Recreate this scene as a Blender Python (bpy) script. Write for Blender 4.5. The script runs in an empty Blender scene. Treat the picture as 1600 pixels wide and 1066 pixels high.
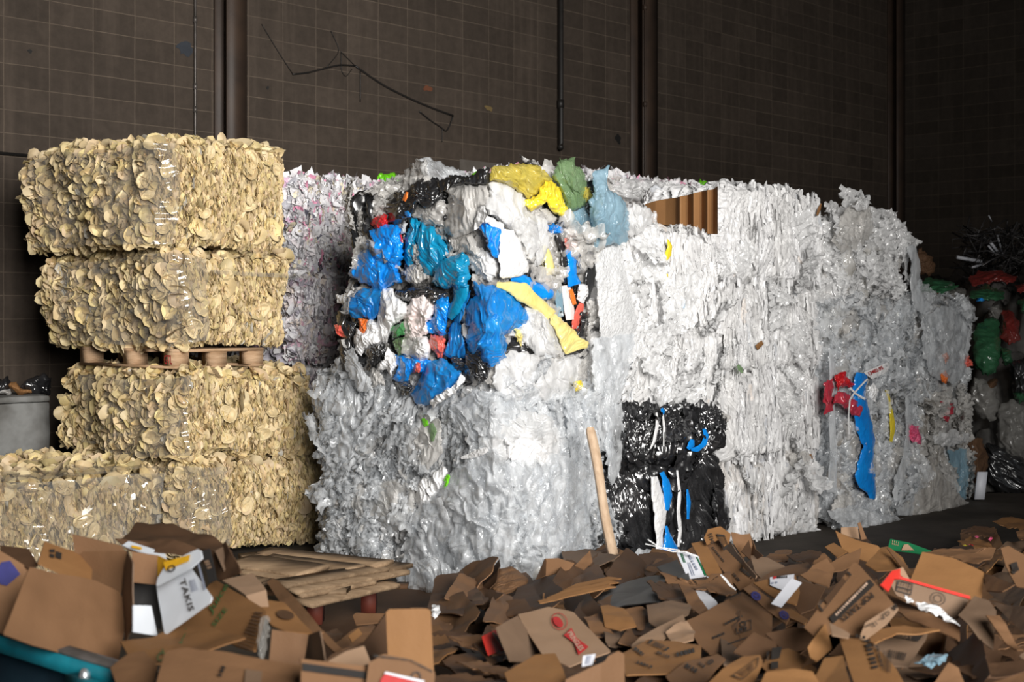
import bpy, math, random
import numpy as np
from mathutils import Vector

S = bpy.context.scene
COL = S.collection
rnd = random.Random(11)
RNG = np.random.default_rng(7)

# ---------------------------------------------------------------- camera model of the photograph (pixels 1600 x 1066)
F, CX, HY, HC = 2200.0, 800.0, 495.0, 1.70
UX, UY = 0.6888, 0.7250            # direction of the long block wall (to the right, away)
NX, NY = 0.7250, -0.6888           # out of the wall

def P(px, py, Y):
    px = np.asarray(px, float); py = np.asarray(py, float); Y = np.asarray(Y, float)
    return np.stack(np.broadcast_arrays((px - CX) / F * Y, Y, HC - (py - HY) / F * Y), -1)

def W(u, n, z):
    u = np.asarray(u, float); n = np.asarray(n, float); z = np.asarray(z, float)
    return np.stack(np.broadcast_arrays(u * UX + n * NX, u * UY + n * NY, z), -1)

def WV(v):
    return W(v[..., 0], v[..., 1], v[..., 2])

def Yn(px, n): a = (np.asarray(px, float) - CX) / F; return n / (NX * a + NY)
def Yu(px, u): a = (np.asarray(px, float) - CX) / F; return u / (UX * a + UY)
def u_of(px, n): Y = Yn(px, n); return float(Y * (UX * (px - CX) / F + UY))
def n_of(px, u): Y = Yu(px, u); return float(Y * (NX * (px - CX) / F + NY))
def z_of(py, Y): return HC - (py - HY) / F * Y
CAM = np.array([0, 0, HC])

# ---------------------------------------------------------------- noise
_T = {}
def _tab(seed):
    if seed not in _T:
        r = np.random.default_rng(seed + 100)
        p = r.permutation(256)
        g = r.normal(size=(256, 3)); g /= np.linalg.norm(g, axis=1)[:, None]
        _T[seed] = (np.concatenate([p, p]), g)
    return _T[seed]

def perlin(p, seed=0):
    p = np.asarray(p, np.float64)
    sh = p.shape[:-1]
    p = p.reshape(-1, 3)
    perm, g = _tab(seed)
    i = np.floor(p).astype(np.int64); f = p - i; i &= 255
    w = f * f * f * (f * (f * 6 - 15) + 10)
    out = np.zeros(len(p))
    for dx in (0, 1):
        wx = w[:, 0] if dx else 1 - w[:, 0]
        a = perm[(i[:, 0] + dx) & 255]
        for dy in (0, 1):
            wy = w[:, 1] if dy else 1 - w[:, 1]
            b = perm[(a + i[:, 1] + dy) & 255]
            for dz in (0, 1):
                wz = w[:, 2] if dz else 1 - w[:, 2]
                gr = g[perm[(b + i[:, 2] + dz) & 255]]
                out += wx * wy * wz * (gr[:, 0] * (f[:, 0] - dx) + gr[:, 1] * (f[:, 1] - dy) + gr[:, 2] * (f[:, 2] - dz))
    return (out * 1.5).reshape(sh)

def fbm(p, seed=0, o=3):
    r = 0; a = 1.0; p = np.asarray(p, float)
    for k in range(o):
        r = r + a * perlin(p * 2.03 ** k + k * 7.3, seed + k); a *= 0.5
    return r

def ridged(p, seed=0, o=3):
    """sharp creases: values about 0..1, crests at 1"""
    r = 0; a = 1.0; t = 0; p = np.asarray(p, float)
    for k in range(o):
        r = r + a * (1 - np.minimum(1, 2.1 * np.abs(perlin(p * 2.07 ** k + k * 5.1, seed + k)))); t += a; a *= 0.5
    return r / t

def tri(x): return np.abs((x % 1.0) - .5) * 2

def crumple(p, seed=0, f=6., o=4, warp=1.1, gain=.66, lac=1.55):
    """creased film: flat facets between sharp folds, about -1..1"""
    r = np.random.default_rng(seed + 555); p = np.asarray(p, float); out = 0; a = 1.; t = 0
    for k in range(o):
        d = r.normal(size=3); d /= np.linalg.norm(d); fk = f * lac ** k
        out = out + a * (tri(p @ d * fk + r.uniform() + warp * perlin(p * fk * .42 + 17 * k, seed + k)) - .5); t += a; a *= gain
    return out * 2 / t * 1.3

# ---------------------------------------------------------------- objects
def tag(o, label=None, cat=None, group=None, kind=None):
    if label: o['label'] = label
    if cat: o['category'] = cat
    if group: o['group'] = group
    if kind: o['kind'] = kind
    return o

def empty(name, loc, label=None, cat=None, group=None, kind=None):
    o = bpy.data.objects.new(name, None)
    o.empty_display_size = 0.1
    o.location = Vector([float(c) for c in loc])
    COL.objects.link(o)
    return tag(o, label, cat, group, kind)

def mesh_data(name, verts, faces, smooth=True, tint=None, uv=None):
    """faces: list of int arrays (k,3) / (k,4), or one array"""
    verts = np.asarray(verts, np.float32).reshape(-1, 3)
    if isinstance(faces, np.ndarray): faces = [faces]
    faces = [np.asarray(f, np.int32) for f in faces if len(f)]
    me = bpy.data.meshes.new(name)
    loops = np.concatenate([f.ravel() for f in faces])
    sizes = np.concatenate([np.full(len(f), f.shape[1], np.int32) for f in faces])
    starts = np.concatenate([[0], np.cumsum(sizes)[:-1]]).astype(np.int32)
    me.vertices.add(len(verts)); me.vertices.foreach_set('co', verts.ravel())
    me.loops.add(len(loops)); me.loops.foreach_set('vertex_index', loops)
    me.polygons.add(len(sizes)); me.polygons.foreach_set('loop_start', starts)
    if smooth: me.polygons.foreach_set('use_smooth', np.ones(len(sizes), bool))
    me.update(calc_edges=True)
    if tint is not None:
        c = np.ones((len(verts), 4), np.float32); c[:, :3] = tint
        at = me.color_attributes.new('tint', 'FLOAT_COLOR', 'POINT'); at.data.foreach_set('color', c.ravel())
    if uv is not None:
        l = me.uv_layers.new(name='UVMap'); l.data.foreach_set('uv', np.asarray(uv, np.float32)[loops].ravel())
    return me

def mk(name, verts, faces, mat, parent=None, smooth=True, tint=None, uv=None):
    """one mesh object; world-space verts are moved into the parent's space (parents are never rotated)"""
    verts = np.asarray(verts, float).reshape(-1, 3)
    base = np.zeros(3)
    q = parent
    while q is not None:
        base += np.array(q.location); q = q.parent
    if parent is None:
        lo, hi = verts.min(0), verts.max(0)
        base = np.array([(lo[0] + hi[0]) / 2, (lo[1] + hi[1]) / 2, lo[2]])
    me = mesh_data(name, verts - base, faces, smooth, tint, uv)
    if mat: me.materials.append(mat)
    o = bpy.data.objects.new(name, me)
    COL.objects.link(o)
    if parent is None: o.location = Vector(base)
    else: o.parent = parent
    return o

def gridq(nx, ny, off=0):
    i = np.arange(nx * ny).reshape(ny, nx)
    return np.stack([i[:-1, :-1], i[:-1, 1:], i[1:, 1:], i[1:, :-1]], -1).reshape(-1, 4) + off

def wrapq(nx, ny, off=0):
    i = np.arange(nx * ny).reshape(ny, nx)
    j = np.roll(i, -1, axis=1)
    return np.stack([i[:-1], j[:-1], j[1:], i[1:]], -1).reshape(-1, 4) + off

def box_vf(lo, hi):
    v = np.array([[(lo, hi)[(k >> a) & 1][a] for a in range(3)] for k in range(8)], float)
    f = np.array([[0, 2, 3, 1], [4, 5, 7, 6], [0, 1, 5, 4], [2, 6, 7, 3], [0, 4, 6, 2], [1, 3, 7, 5]])
    return v, f

class MB:
    def __init__(s): s.v = []; s.q = []; s.t = []; s.c = []; s.n = 0
    def add(s, v, q=None, t=None, tint=(1, 1, 1)):
        v = np.asarray(v, float).reshape(-1, 3)
        if q is not None and len(q): s.q.append(np.asarray(q) + s.n)
        if t is not None and len(t): s.t.append(np.asarray(t) + s.n)
        s.v.append(v); s.c.append(np.broadcast_to(np.asarray(tint, float), v.shape).copy()); s.n += len(v)
        return s
    def box(s, lo, hi, tint=(1, 1, 1), un=False):
        v, f = box_vf(lo, hi)
        return s.add(WV(v) if un else v, f, tint=tint)
    def tube(s, pts, r, k=8, tint=(1, 1, 1)):
        pts = np.asarray(pts, float); n = len(pts)
        r = np.broadcast_to(np.asarray(r, float), (n,))
        d = np.gradient(pts, axis=0); d /= np.linalg.norm(d, axis=1)[:, None] + 1e-9
        a = np.where(np.abs(d[:, 2:3]) > .9, [[1., 0, 0]], [[0, 0, 1.]])
        x = np.cross(d, a); x /= np.linalg.norm(x, axis=1)[:, None] + 1e-9
        y = np.cross(d, x)
        th = np.linspace(0, 2 * np.pi, k, endpoint=False)
        v = pts[:, None] + r[:, None, None] * (np.cos(th)[None, :, None] * x[:, None] + np.sin(th)[None, :, None] * y[:, None])
        b = s.n
        s.add(v.reshape(-1, 3), wrapq(k, n), tint=tint)
        c = np.concatenate([pts[:1], pts[-1:]])
        cb = s.n; s.add(c, tint=tint)
        t = [[cb, b + (j + 1) % k, b + j] for j in range(k)] + [[cb + 1, b + (n - 1) * k + j, b + (n - 1) * k + (j + 1) % k] for j in range(k)]
        s.t.append(np.array(t))
        return s
    def build(s, name, mat, parent=None, smooth=True, tinted=False):
        fs = []
        if s.q: fs.append(np.concatenate(s.q))
        if s.t: fs.append(np.concatenate(s.t))
        return mk(name, np.concatenate(s.v), fs, mat, parent, smooth, np.concatenate(s.c) if tinted else None)

# ---------------------------------------------------------------- materials
def _nt(name):
    m = bpy.data.materials.new(name); m.use_nodes = True
    nt = m.node_tree; nt.nodes.clear()
    out = nt.nodes.new('ShaderNodeOutputMaterial')
    return m, nt, out
def nd(nt, t, **kw):
    n = nt.nodes.new(t)
    for k, v in kw.items():
        if k.startswith('_'): setattr(n, k[1:], v)
        else: n.inputs[k.replace('__', ' ')].default_value = v
    return n
def rgb(c): return (c[0], c[1], c[2], 1)
def srgb(r, g, b):
    f = lambda x: ((x / 255 + .055) / 1.055) ** 2.4 if x > 10 else x / 255 / 12.92
    return (f(r), f(g), f(b))
def mixc(nt, fac, a, b, mode='MIX'):
    n = nt.nodes.new('ShaderNodeMix'); n.data_type = 'RGBA'; n.blend_type = mode; n.clamp_factor = True
    for sock, val in ((n.inputs[0], fac), (n.inputs[6], a), (n.inputs[7], b)):
        if hasattr(val, 'links'): nt.links.new(val, sock)
        elif isinstance(val, (int, float)): sock.default_value = val
        else: sock.default_value = rgb(val)
    return n.outputs[2]
def noise_f(nt, scale, detail=3, rough=.55, coord=None, lo=.35, hi=.65, stretch=None):
    tc = nt.nodes.new('ShaderNodeTexCoord')
    src = tc.outputs['Object'] if coord is None else coord
    if stretch:
        mp = nd(nt, 'ShaderNodeMapping'); mp.inputs['Scale'].default_value = stretch
        nt.links.new(src, mp.inputs['Vector']); src = mp.outputs['Vector']
    n = nd(nt, 'ShaderNodeTexNoise', Scale=scale, Detail=detail, Roughness=rough)
    nt.links.new(src, n.inputs['Vector'])
    r = nd(nt, 'ShaderNodeMapRange'); r.inputs[1].default_value = lo; r.inputs[2].default_value = hi
    nt.links.new(n.outputs['Fac'], r.inputs[0])
    return r.outputs[0]

def crinkle_f(nt, scale, stretch=None):
    """bump height of crinkled film: distorted cells with sharp borders"""
    tc = nt.nodes.new('ShaderNodeTexCoord'); src = tc.outputs['Object']
    if stretch:
        mp = nd(nt, 'ShaderNodeMapping'); mp.inputs['Scale'].default_value = stretch
        nt.links.new(src, mp.inputs['Vector']); src = mp.outputs['Vector']
    n = nd(nt, 'ShaderNodeTexNoise', Scale=scale * .4, Detail=2.0); nt.links.new(src, n.inputs['Vector'])
    ad = nd(nt, 'ShaderNodeVectorMath', _operation='MULTIPLY_ADD'); ad.inputs[1].default_value = (2.2 / scale,) * 3
    nt.links.new(n.outputs['Color'], ad.inputs[0]); nt.links.new(src, ad.inputs[2])
    v = nd(nt, 'ShaderNodeTexVoronoi', Scale=scale); v.feature = 'F1'; nt.links.new(ad.outputs[0], v.inputs['Vector'])
    v2 = nd(nt, 'ShaderNodeTexVoronoi', Scale=scale * 2.6); v2.feature = 'F1'; nt.links.new(ad.outputs[0], v2.inputs['Vector'])
    m = nd(nt, 'ShaderNodeMath', _operation='MULTIPLY_ADD'); m.inputs[1].default_value = .4
    nt.links.new(v2.outputs['Distance'], m.inputs[0]); nt.links.new(v.outputs['Distance'], m.inputs[2])
    return m.outputs[0]

def m_solid(name, col, col2=None, scale=6, rough=.6, spec=.5, metal=0, bump=0, bscale=40, tint=False, objrand=0, stretch=None, translucent=0, crinkle=False):
    """opaque surface: two-colour noise, optional per-piece tint, optional bump"""
    m, nt, out = _nt(name)
    b = nd(nt, 'ShaderNodeBsdfPrincipled', Roughness=rough, Metallic=metal)
    b.inputs['Specular IOR Level'].default_value = spec
    if col2 is None: col2 = tuple(c * .8 for c in col)
    c = mixc(nt, noise_f(nt, scale, stretch=stretch), col, col2)
    if tint:
        at = nd(nt, 'ShaderNodeAttribute', _attribute_name='tint')
        c = mixc(nt, 1.0, c, at.outputs['Color'], 'MULTIPLY')
    if objrand:
        oi = nd(nt, 'ShaderNodeObjectInfo')
        h = nd(nt, 'ShaderNodeMapRange'); h.inputs[3].default_value = 1 - objrand; h.inputs[4].default_value = 1 + objrand * .6
        nt.links.new(oi.outputs['Random'], h.inputs[0])
        hs = nd(nt, 'ShaderNodeHueSaturation'); nt.links.new(h.outputs[0], hs.inputs['Value']); nt.links.new(c, hs.inputs['Color'])
        c = hs.outputs['Color']
    nt.links.new(c, b.inputs['Base Color'])
    if bump:
        bp = nd(nt, 'ShaderNodeBump', Strength=bump, Distance=.01)
        nt.links.new(crinkle_f(nt, bscale, stretch) if crinkle else noise_f(nt, bscale, 4, lo=0, hi=1, stretch=stretch), bp.inputs['Height']); nt.links.new(bp.outputs[0], b.inputs['Normal'])
    sh = b.outputs[0]
    if translucent:
        t = nd(nt, 'ShaderNodeBsdfTranslucent'); nt.links.new(c, t.inputs['Color'])
        mx = nd(nt, 'ShaderNodeMixShader', Fac=translucent)
        nt.links.new(sh, mx.inputs[1]); nt.links.new(t.outputs[0], mx.inputs[2]); sh = mx.outputs[0]
    nt.links.new(sh, out.inputs[0])
    return m

def m_film(name, col, alpha=.5, edge=.4, rough=.18, bump=.5, bscale=30, col2=None, scale=5, tint=False, stretch=None, spec=.5, milk=.12):
    """thin plastic film: partly see-through, denser where it is seen edge-on, glossy, crinkled"""
    m, nt, out = _nt(name)
    b = nd(nt, 'ShaderNodeBsdfPrincipled', Roughness=rough)
    b.inputs['Specular IOR Level'].default_value = spec; b.inputs['IOR'].default_value = 1.8
    if col2 is None: col2 = tuple(x * .85 for x in col)
    nz = noise_f(nt, scale, stretch=stretch)
    c = mixc(nt, nz, col, col2)
    if tint:
        at = nd(nt, 'ShaderNodeAttribute', _attribute_name='tint')
        c = mixc(nt, 1.0, c, at.outputs['Color'], 'MULTIPLY')
    nt.links.new(c, b.inputs['Base Color'])
    bp = nd(nt, 'ShaderNodeBump', Strength=min(1, bump * 1.5), Distance=.008)
    nt.links.new(crinkle_f(nt, bscale * .75, stretch), bp.inputs['Height'])
    nt.links.new(bp.outputs[0], b.inputs['Normal'])
    tr = nd(nt, 'ShaderNodeBsdfTransparent')
    tr.inputs[0].default_value = rgb(tuple(min(1, .55 + .5 * x) for x in col))
    lw = nd(nt, 'ShaderNodeLayerWeight', Blend=.35); nt.links.new(bp.outputs[0], lw.inputs['Normal'])
    a1 = nd(nt, 'ShaderNodeMath', _operation='MULTIPLY_ADD'); nt.links.new(lw.outputs['Facing'], a1.inputs[0]); a1.inputs[1].default_value = edge; a1.inputs[2].default_value = alpha
    stk = noise_f(nt, 7, 5, .6, None, .38, .66, (1.6, 1.6, .7))
    a2 = nd(nt, 'ShaderNodeMath', _operation='MULTIPLY_ADD'); nt.links.new(stk, a2.inputs[0]); a2.inputs[1].default_value = milk; a2.use_clamp = True  # random milky streaks; the whiter bands also stand in for bright fold highlights
    nt.links.new(a1.outputs[0], a2.inputs[2])
    mx = nd(nt, 'ShaderNodeMixShader')
    nt.links.new(a2.outputs[0], mx.inputs[0]); nt.links.new(tr.outputs[0], mx.inputs[1]); nt.links.new(b.outputs[0], mx.inputs[2])
    nt.links.new(mx.outputs[0], out.inputs[0])
    return m

# ---------------------------------------------------------------- shapes
def rbox(u0, u1, n0, n1, z0, z1, r, res, coarse=4):
    """rounded box in wall space -> base points, normals, quads; faces n1, u0, top fine, the others coarse"""
    c = np.array([(u0 + u1) / 2, (n0 + n1) / 2, (z0 + z1) / 2]); h = np.array([(u1 - u0) / 2, (n1 - n0) / 2, (z1 - z0) / 2])
    V, Nn, Q = [], [], []; off = 0
    for ax, sg in ((1, 1), (0, -1), (2, 1), (0, 1), (1, -1), (2, -1)):
        a, b = [k for k in range(3) if k != ax]
        rs = res if (ax, sg) in ((1, 1), (0, -1), (2, 1)) else res * coarse
        na, nb = max(6, int(2 * h[a] / rs)), max(6, int(2 * h[b] / rs))
        A, B = np.meshgrid(np.linspace(-h[a], h[a], na), np.linspace(-h[b], h[b], nb))
        p = np.zeros(A.shape + (3,)); p[..., a] = A; p[..., b] = B; p[..., ax] = sg * h[ax]
        q = np.clip(p, -(h - r), h - r); d = p - q; d /= np.linalg.norm(d, axis=-1)[..., None] + 1e-12
        V.append((q + r * d + c).reshape(-1, 3)); Nn.append(d.reshape(-1, 3)); g = gridq(na, nb, off)
        flip = (ax in (0, 2)) == (sg > 0)
        Q.append(g if flip else g[:, ::-1]); off += na * nb
    return np.concatenate(V), np.concatenate(Nn), np.concatenate(Q)

_sheet = {}
def sheet_t(nx, ny):
    X, Y = np.meshgrid(np.linspace(-1, 1, nx), np.linspace(-1, 1, ny))
    return np.stack([X.ravel(), Y.ravel()], -1), gridq(nx, ny)
def disc_t(k=12, rings=4):
    th = np.linspace(0, 2 * np.pi, k, endpoint=False)
    rr = np.linspace(.02, 1, rings)
    v = np.stack([(rr[:, None] * np.cos(th)).ravel(), (rr[:, None] * np.sin(th)).ravel()], -1)
    return v, wrapq(k, rings)

def frames(nrm, spin, tilt, seed):
    """random local frames about given normals: spin = in-plane angle spread, tilt = lean of the normal"""
    r = np.random.default_rng(seed); M = len(nrm)
    nn = nrm + r.normal(size=(M, 3)) * np.asarray(tilt)
    nn /= np.linalg.norm(nn, axis=1)[:, None]
    up = np.tile([0., 0, 1], (M, 1)); bad = np.abs(nn[:, 2]) > .92; up[bad] = [UX, UY, 0]
    t1 = np.cross(up, nn); t1 /= np.linalg.norm(t1, axis=1)[:, None]; t2 = np.cross(nn, t1)
    a = r.uniform(-spin, spin, M)[:, None]
    return np.cos(a) * t1 + np.sin(a) * t2, -np.sin(a) * t1 + np.cos(a) * t2, nn

def pieces(C, T1, T2, NN, w, h, tmpl, seed, bend=0., cup=0., twist=0., crump=0., freq=1.5, ragged=0.):
    """many small bent sheets at once: returns verts (M*V,3), quads"""
    xy, q = tmpl; M = len(C); V = len(xy)
    r = np.random.default_rng(seed)
    w = np.broadcast_to(w, (M,)); h = np.broadcast_to(h, (M,))
    x = np.broadcast_to(xy[:, 0], (M, V)); y = np.broadcast_to(xy[:, 1], (M, V))
    o = r.uniform(-40, 40, (M, 1, 3))
    pp = np.stack([x * freq, y * freq * (h / w)[:, None], 0 * x], -1) + o
    z = (r.normal(size=(M, 1)) * bend) * x * x + (cup * r.uniform(.5, 1.2, (M, 1))) * (x * x + y * y) + (r.normal(size=(M, 1)) * bend) * y * y + (r.normal(size=(M, 1)) * twist) * x * y
    z = z * w[:, None]
    if crump: z = z + crump * w[:, None] * crumple(pp, seed, 1.0, 3)
    if ragged:
        x = x + ragged * perlin(pp * 1.7 + 9, seed + 3); y = y + ragged * perlin(pp * 1.7 + 31, seed + 4)
    v = C[:, None] + (x * w[:, None])[..., None] * T1[:, None] + (y * h[:, None])[..., None] * T2[:, None] + z[..., None] * NN[:, None]
    Q = (q[None] + (np.arange(M) * V)[:, None, None]).reshape(-1, 4)
    return v.reshape(-1, 3), Q

def rep(t, V): return np.repeat(np.asarray(t, float), V, axis=0)

def smooth_poly(poly, n, jag=0., seed=0, sm=2):
    """closed pixel outline -> n points spaced along it, corners eased, edge made ragged"""
    p = np.asarray(poly, float); c = np.vstack([p, p[:1]])
    d = np.r_[0, np.cumsum(np.linalg.norm(np.diff(c, axis=0), axis=1))]
    t = np.linspace(0, d[-1], n, endpoint=False)
    b = np.stack([np.interp(t, d, c[:, 0]), np.interp(t, d, c[:, 1])], -1)
    for _ in range(sm): b = .25 * np.roll(b, 1, 0) + .5 * b + .25 * np.roll(b, -1, 0)
    if jag:
        r = np.random.default_rng(seed); ph = np.linspace(0, 2 * np.pi, n, endpoint=False); R = d[-1] / 6.28
        q = np.stack([np.cos(ph) * R / 9, np.sin(ph) * R / 9, np.full(n, r.uniform(0, 50))], -1)
        k = fbm(q, seed, 3); k2 = fbm(q + 60, seed + 5, 3)
        b = b + jag * np.stack([k, k2], -1)
    return b

def pillow(poly, D, thick=.06, seed=0, rings=26, ang=110, jag=4, amp=.02, freq=9., fiber=None, fs=.22, off=0.0, back=.35, prof=.6, open_=False):
    """crumpled bag: outline in photo pixels laid at the real distance D(px,py) of what it lies on, given depth on both sides.
    fiber = pixel angle (deg) along which the folds run"""
    b0 = smooth_poly(poly, ang, 0, seed, 6); b1 = smooth_poly(poly, ang, jag, seed); c = b0.mean(0)
    rr = np.sin(np.linspace(0.04, 1, rings) * np.pi / 2)
    sh = []
    for side in ((1,) if open_ else (1, -1)):
        wq = rr[:, None, None] ** 7
        q = c + rr[:, None, None] * (b0 * (1 - wq) + b1 * wq - c)
        Y = D(q[..., 0], q[..., 1])
        pf = np.maximum(0, 1 - rr[:, None] ** 2) ** prof
        base = P(q[..., 0], q[..., 1], Y)
        vd = CAM - base; vd /= np.linalg.norm(vd, axis=-1)[..., None]
        nz_p = base.copy()
        if fiber is not None:
            a = math.radians(fiber); fx, fz = math.cos(a), -math.sin(a)
            s_ = base[..., 0] * fx + base[..., 2] * fz; t_ = -base[..., 0] * fz + base[..., 2] * fx
            wz = .12 * fbm(base * 3.0, seed + 20, 2)
            nz_p = np.stack([s_ * fs, t_ + wz, base[..., 1] * .5], -1)
        lump = fbm(base * freq * .35, seed + 9, 2)
        cr = .95 * crumple(nz_p, seed, freq * .62, 3)
        cr2 = .8 * crumple(nz_p, seed + 31, freq * 2.2, 2)
        k = side * (thick if side > 0 else thick * back)
        dsp = off + k * pf * (1 + .55 * lump) + (amp * cr + amp * .55 * cr2) * (.35 + .65 * pf) * (1 if side > 0 else .3)
        v = base + vd * dsp[..., None]
        tang = np.stack([perlin(base * freq * .9 + 11, seed + 41), 0 * dsp, perlin(base * freq * .9 + 77, seed + 42)], -1)
        v = v + tang * amp * .8 * (.3 + pf[..., None])
        sh.append(v.reshape(-1, 3))
    n1 = rings * ang
    q = wrapq(ang, rings)
    V = np.concatenate(sh)
    Q = [q[:, ::-1]]
    if not open_:
        Q.append(q + n1)
        i = np.arange(ang) + n1 - ang; j = np.roll(i, -1)
        Q.append(np.stack([i, j, j + n1, i + n1], -1))
    cap = [[(k + 1) % ang, k] for k in range(ang)]
    V = np.vstack([V, sh[0][:ang].mean(0)[None]] + ([] if open_ else [sh[1][:ang].mean(0)[None]]))
    T = [[len(V) - (1 if open_ else 2), k, (k + 1) % ang] for k in range(ang)]
    if not open_: T += [[len(V) - 1, n1 + (k + 1) % ang, n1 + k] for k in range(ang)]
    return V, [np.concatenate(Q), np.array(T)]

def ribbon(pts, D, thick=.02, seed=0, nl=70, nw=14, amp=.012, freq=14., off=0., jag=.12):
    """twisted strip of film along a pixel centre line: pts = (px, py, half width in px)"""
    p = np.asarray(pts, float)
    d = np.r_[0, np.cumsum(np.linalg.norm(np.diff(p[:, :2], axis=0), axis=1))]
    t = np.linspace(0, d[-1], nl)
    x = np.interp(t, d, p[:, 0]); y = np.interp(t, d, p[:, 1]); w = np.interp(t, d, p[:, 2])
    for _ in range(3):
        for a in (x, y, w): a[1:-1] = .25 * a[:-2] + .5 * a[1:-1] + .25 * a[2:]
    w = w * (1 + jag * fbm(np.stack([t * .06, 0 * t, 0 * t + seed], -1), seed, 2) * 2)
    tx, ty = np.gradient(x), np.gradient(y); l = np.hypot(tx, ty) + 1e-9; nx, ny = -ty / l, tx / l
    th = np.linspace(0, 2 * np.pi, nw * 2, endpoint=False)
    cx, cz = np.cos(th), np.sin(th)
    qx = x[:, None] + nx[:, None] * w[:, None] * cx; qy = y[:, None] + ny[:, None] * w[:, None] * cx
    base = P(qx, qy, D(qx, qy))
    vd = CAM - base; vd /= np.linalg.norm(vd, axis=-1)[..., None]
    s = np.stack([np.broadcast_to(t[:, None] * .0012, qx.shape), cx[None] * w[:, None] * .006, np.full(qx.shape, float(seed))], -1)
    dsp = off + thick * cz[None] * np.minimum(1, w[:, None] / 8) + amp * (ridged(s * freq, seed, 3) - .4) * (cz[None] > -.2)
    v = base + vd * dsp[..., None]
    V = v.reshape(-1, 3); k = nw * 2
    V2 = np.vstack([V, v[0].mean(0)[None], v[-1].mean(0)[None]])
    T = [[len(V), (j + 1) % k, j] for j in range(k)] + [[len(V) + 1, (nl - 1) * k + j, (nl - 1) * k + (j + 1) % k] for j in range(k)]
    return V2, [wrapq(k, nl), np.array(T)]
# ================================================================ materials
def m_wall(name, c1, c2, mortar, uoff, zoff):
    m, nt, out = _nt(name)
    uv = nd(nt, 'ShaderNodeUVMap', _uv_map='UVMap')
    mp = nd(nt, 'ShaderNodeMapping'); mp.inputs['Location'].default_value = (uoff, zoff, 0)
    nt.links.new(uv.outputs[0], mp.inputs['Vector'])
    wob = nd(nt, 'ShaderNodeTexNoise', Scale=3.0, Detail=2.0)
    nt.links.new(mp.outputs[0], wob.inputs['Vector'])
    add = nd(nt, 'ShaderNodeVectorMath', _operation='MULTIPLY_ADD'); add.inputs[1].default_value = (.012, .012, 0)
    nt.links.new(wob.outputs['Color'], add.inputs[0]); nt.links.new(mp.outputs[0], add.inputs[2])
    br = nd(nt, 'ShaderNodeTexBrick', Scale=1.0, Bias=0.0)
    br.offset = 0; br.offset_frequency = 2; br.squash = 1
    br.inputs['Brick Width'].default_value = .42; br.inputs['Row Height'].default_value = .198
    br.inputs['Mortar Size'].default_value = .0055; br.inputs['Mortar Smooth'].default_value = .45
    br.inputs['Color1'].default_value = rgb(c1); br.inputs['Color2'].default_value = rgb(c2); br.inputs['Mortar'].default_value = rgb(mortar)
    nt.links.new(add.outputs[0], br.inputs['Vector'])
    st = noise_f(nt, .55, 5, .62, mp.outputs[0], .35, .7)
    fine = noise_f(nt, 9, 5, .7, mp.outputs[0], .2, .8)
    streak = noise_f(nt, 2.0, 4, .6, mp.outputs[0], .5, .75, stretch=(3.0, .25, 1))
    c = mixc(nt, st, br.outputs['Color'], tuple(x * .62 for x in c1), 'MIX')
    c2_ = mixc(nt, .55, br.outputs['Color'], c)
    f2 = nd(nt, 'ShaderNodeMapRange'); f2.inputs[3].default_value = .72; f2.inputs[4].default_value = 1.22; nt.links.new(fine, f2.inputs[0])
    hs = nd(nt, 'ShaderNodeHueSaturation'); nt.links.new(f2.outputs[0], hs.inputs['Value']); nt.links.new(c2_, hs.inputs['Color'])
    sm = nd(nt, 'ShaderNodeMath', _operation='MULTIPLY'); nt.links.new(streak, sm.inputs[0]); sm.inputs[1].default_value = .35
    c3 = mixc(nt, sm.outputs[0], hs.outputs['Color'], tuple(x * 1.7 for x in c1))
    b = nd(nt, 'ShaderNodeBsdfPrincipled', Roughness=.8); b.inputs['Specular IOR Level'].default_value = .25
    nt.links.new(c3, b.inputs['Base Color'])
    bp = nd(nt, 'ShaderNodeBump', Strength=.35, Distance=.01); bp.invert = True
    nt.links.new(br.outputs['Fac'], bp.inputs['Height'])
    bp2 = nd(nt, 'ShaderNodeBump', Strength=.25, Distance=.004); nt.links.new(fine, bp2.inputs['Height']); nt.links.new(bp.outputs[0], bp2.inputs['Normal'])
    nt.links.new(bp2.outputs[0], b.inputs['Normal']); nt.links.new(b.outputs[0], out.inputs[0])
    return m

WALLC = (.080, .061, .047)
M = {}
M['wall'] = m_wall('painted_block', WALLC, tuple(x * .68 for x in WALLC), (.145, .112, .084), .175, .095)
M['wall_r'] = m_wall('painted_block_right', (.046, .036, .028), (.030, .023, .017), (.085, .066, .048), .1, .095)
M['floor'] = m_solid('concrete_floor', (.075, .062, .050), (.036, .029, .023), 1.6, .8, .2, bump=.5, bscale=14)
M['ceil'] = m_solid('ceiling', (.10, .095, .09), scale=2, rough=.9)
M['steel'] = m_solid('brown_steel', (.060, .038, .026), (.040, .027, .020), 3, .55, .4, bump=.1)
M['pipe'] = m_solid('grey_conduit', (.16, .14, .13), (.09, .08, .07), 8, .4, .6, metal=.5)
M['dark'] = m_solid('dark_pipe', (.020, .017, .015), (.012, .011, .010), 8, .5, .5)
M['concrete'] = m_solid('weathered_concrete', (.26, .26, .25), (.13, .125, .115), 4, .85, .3, bump=.6, bscale=16)
M['foam'] = m_solid('tan_foam', (.77, .645, .425), (.68, .555, .345), 9, .5, .35, tint=True, bump=.15, bscale=120)
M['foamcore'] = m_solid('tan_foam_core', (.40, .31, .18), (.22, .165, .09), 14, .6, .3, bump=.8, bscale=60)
M['carton'] = m_solid('carton_bits', (.86, .85, .86), (.78, .77, .79), 9, .4, .4, tint=True, bump=.15, bscale=60)
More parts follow.
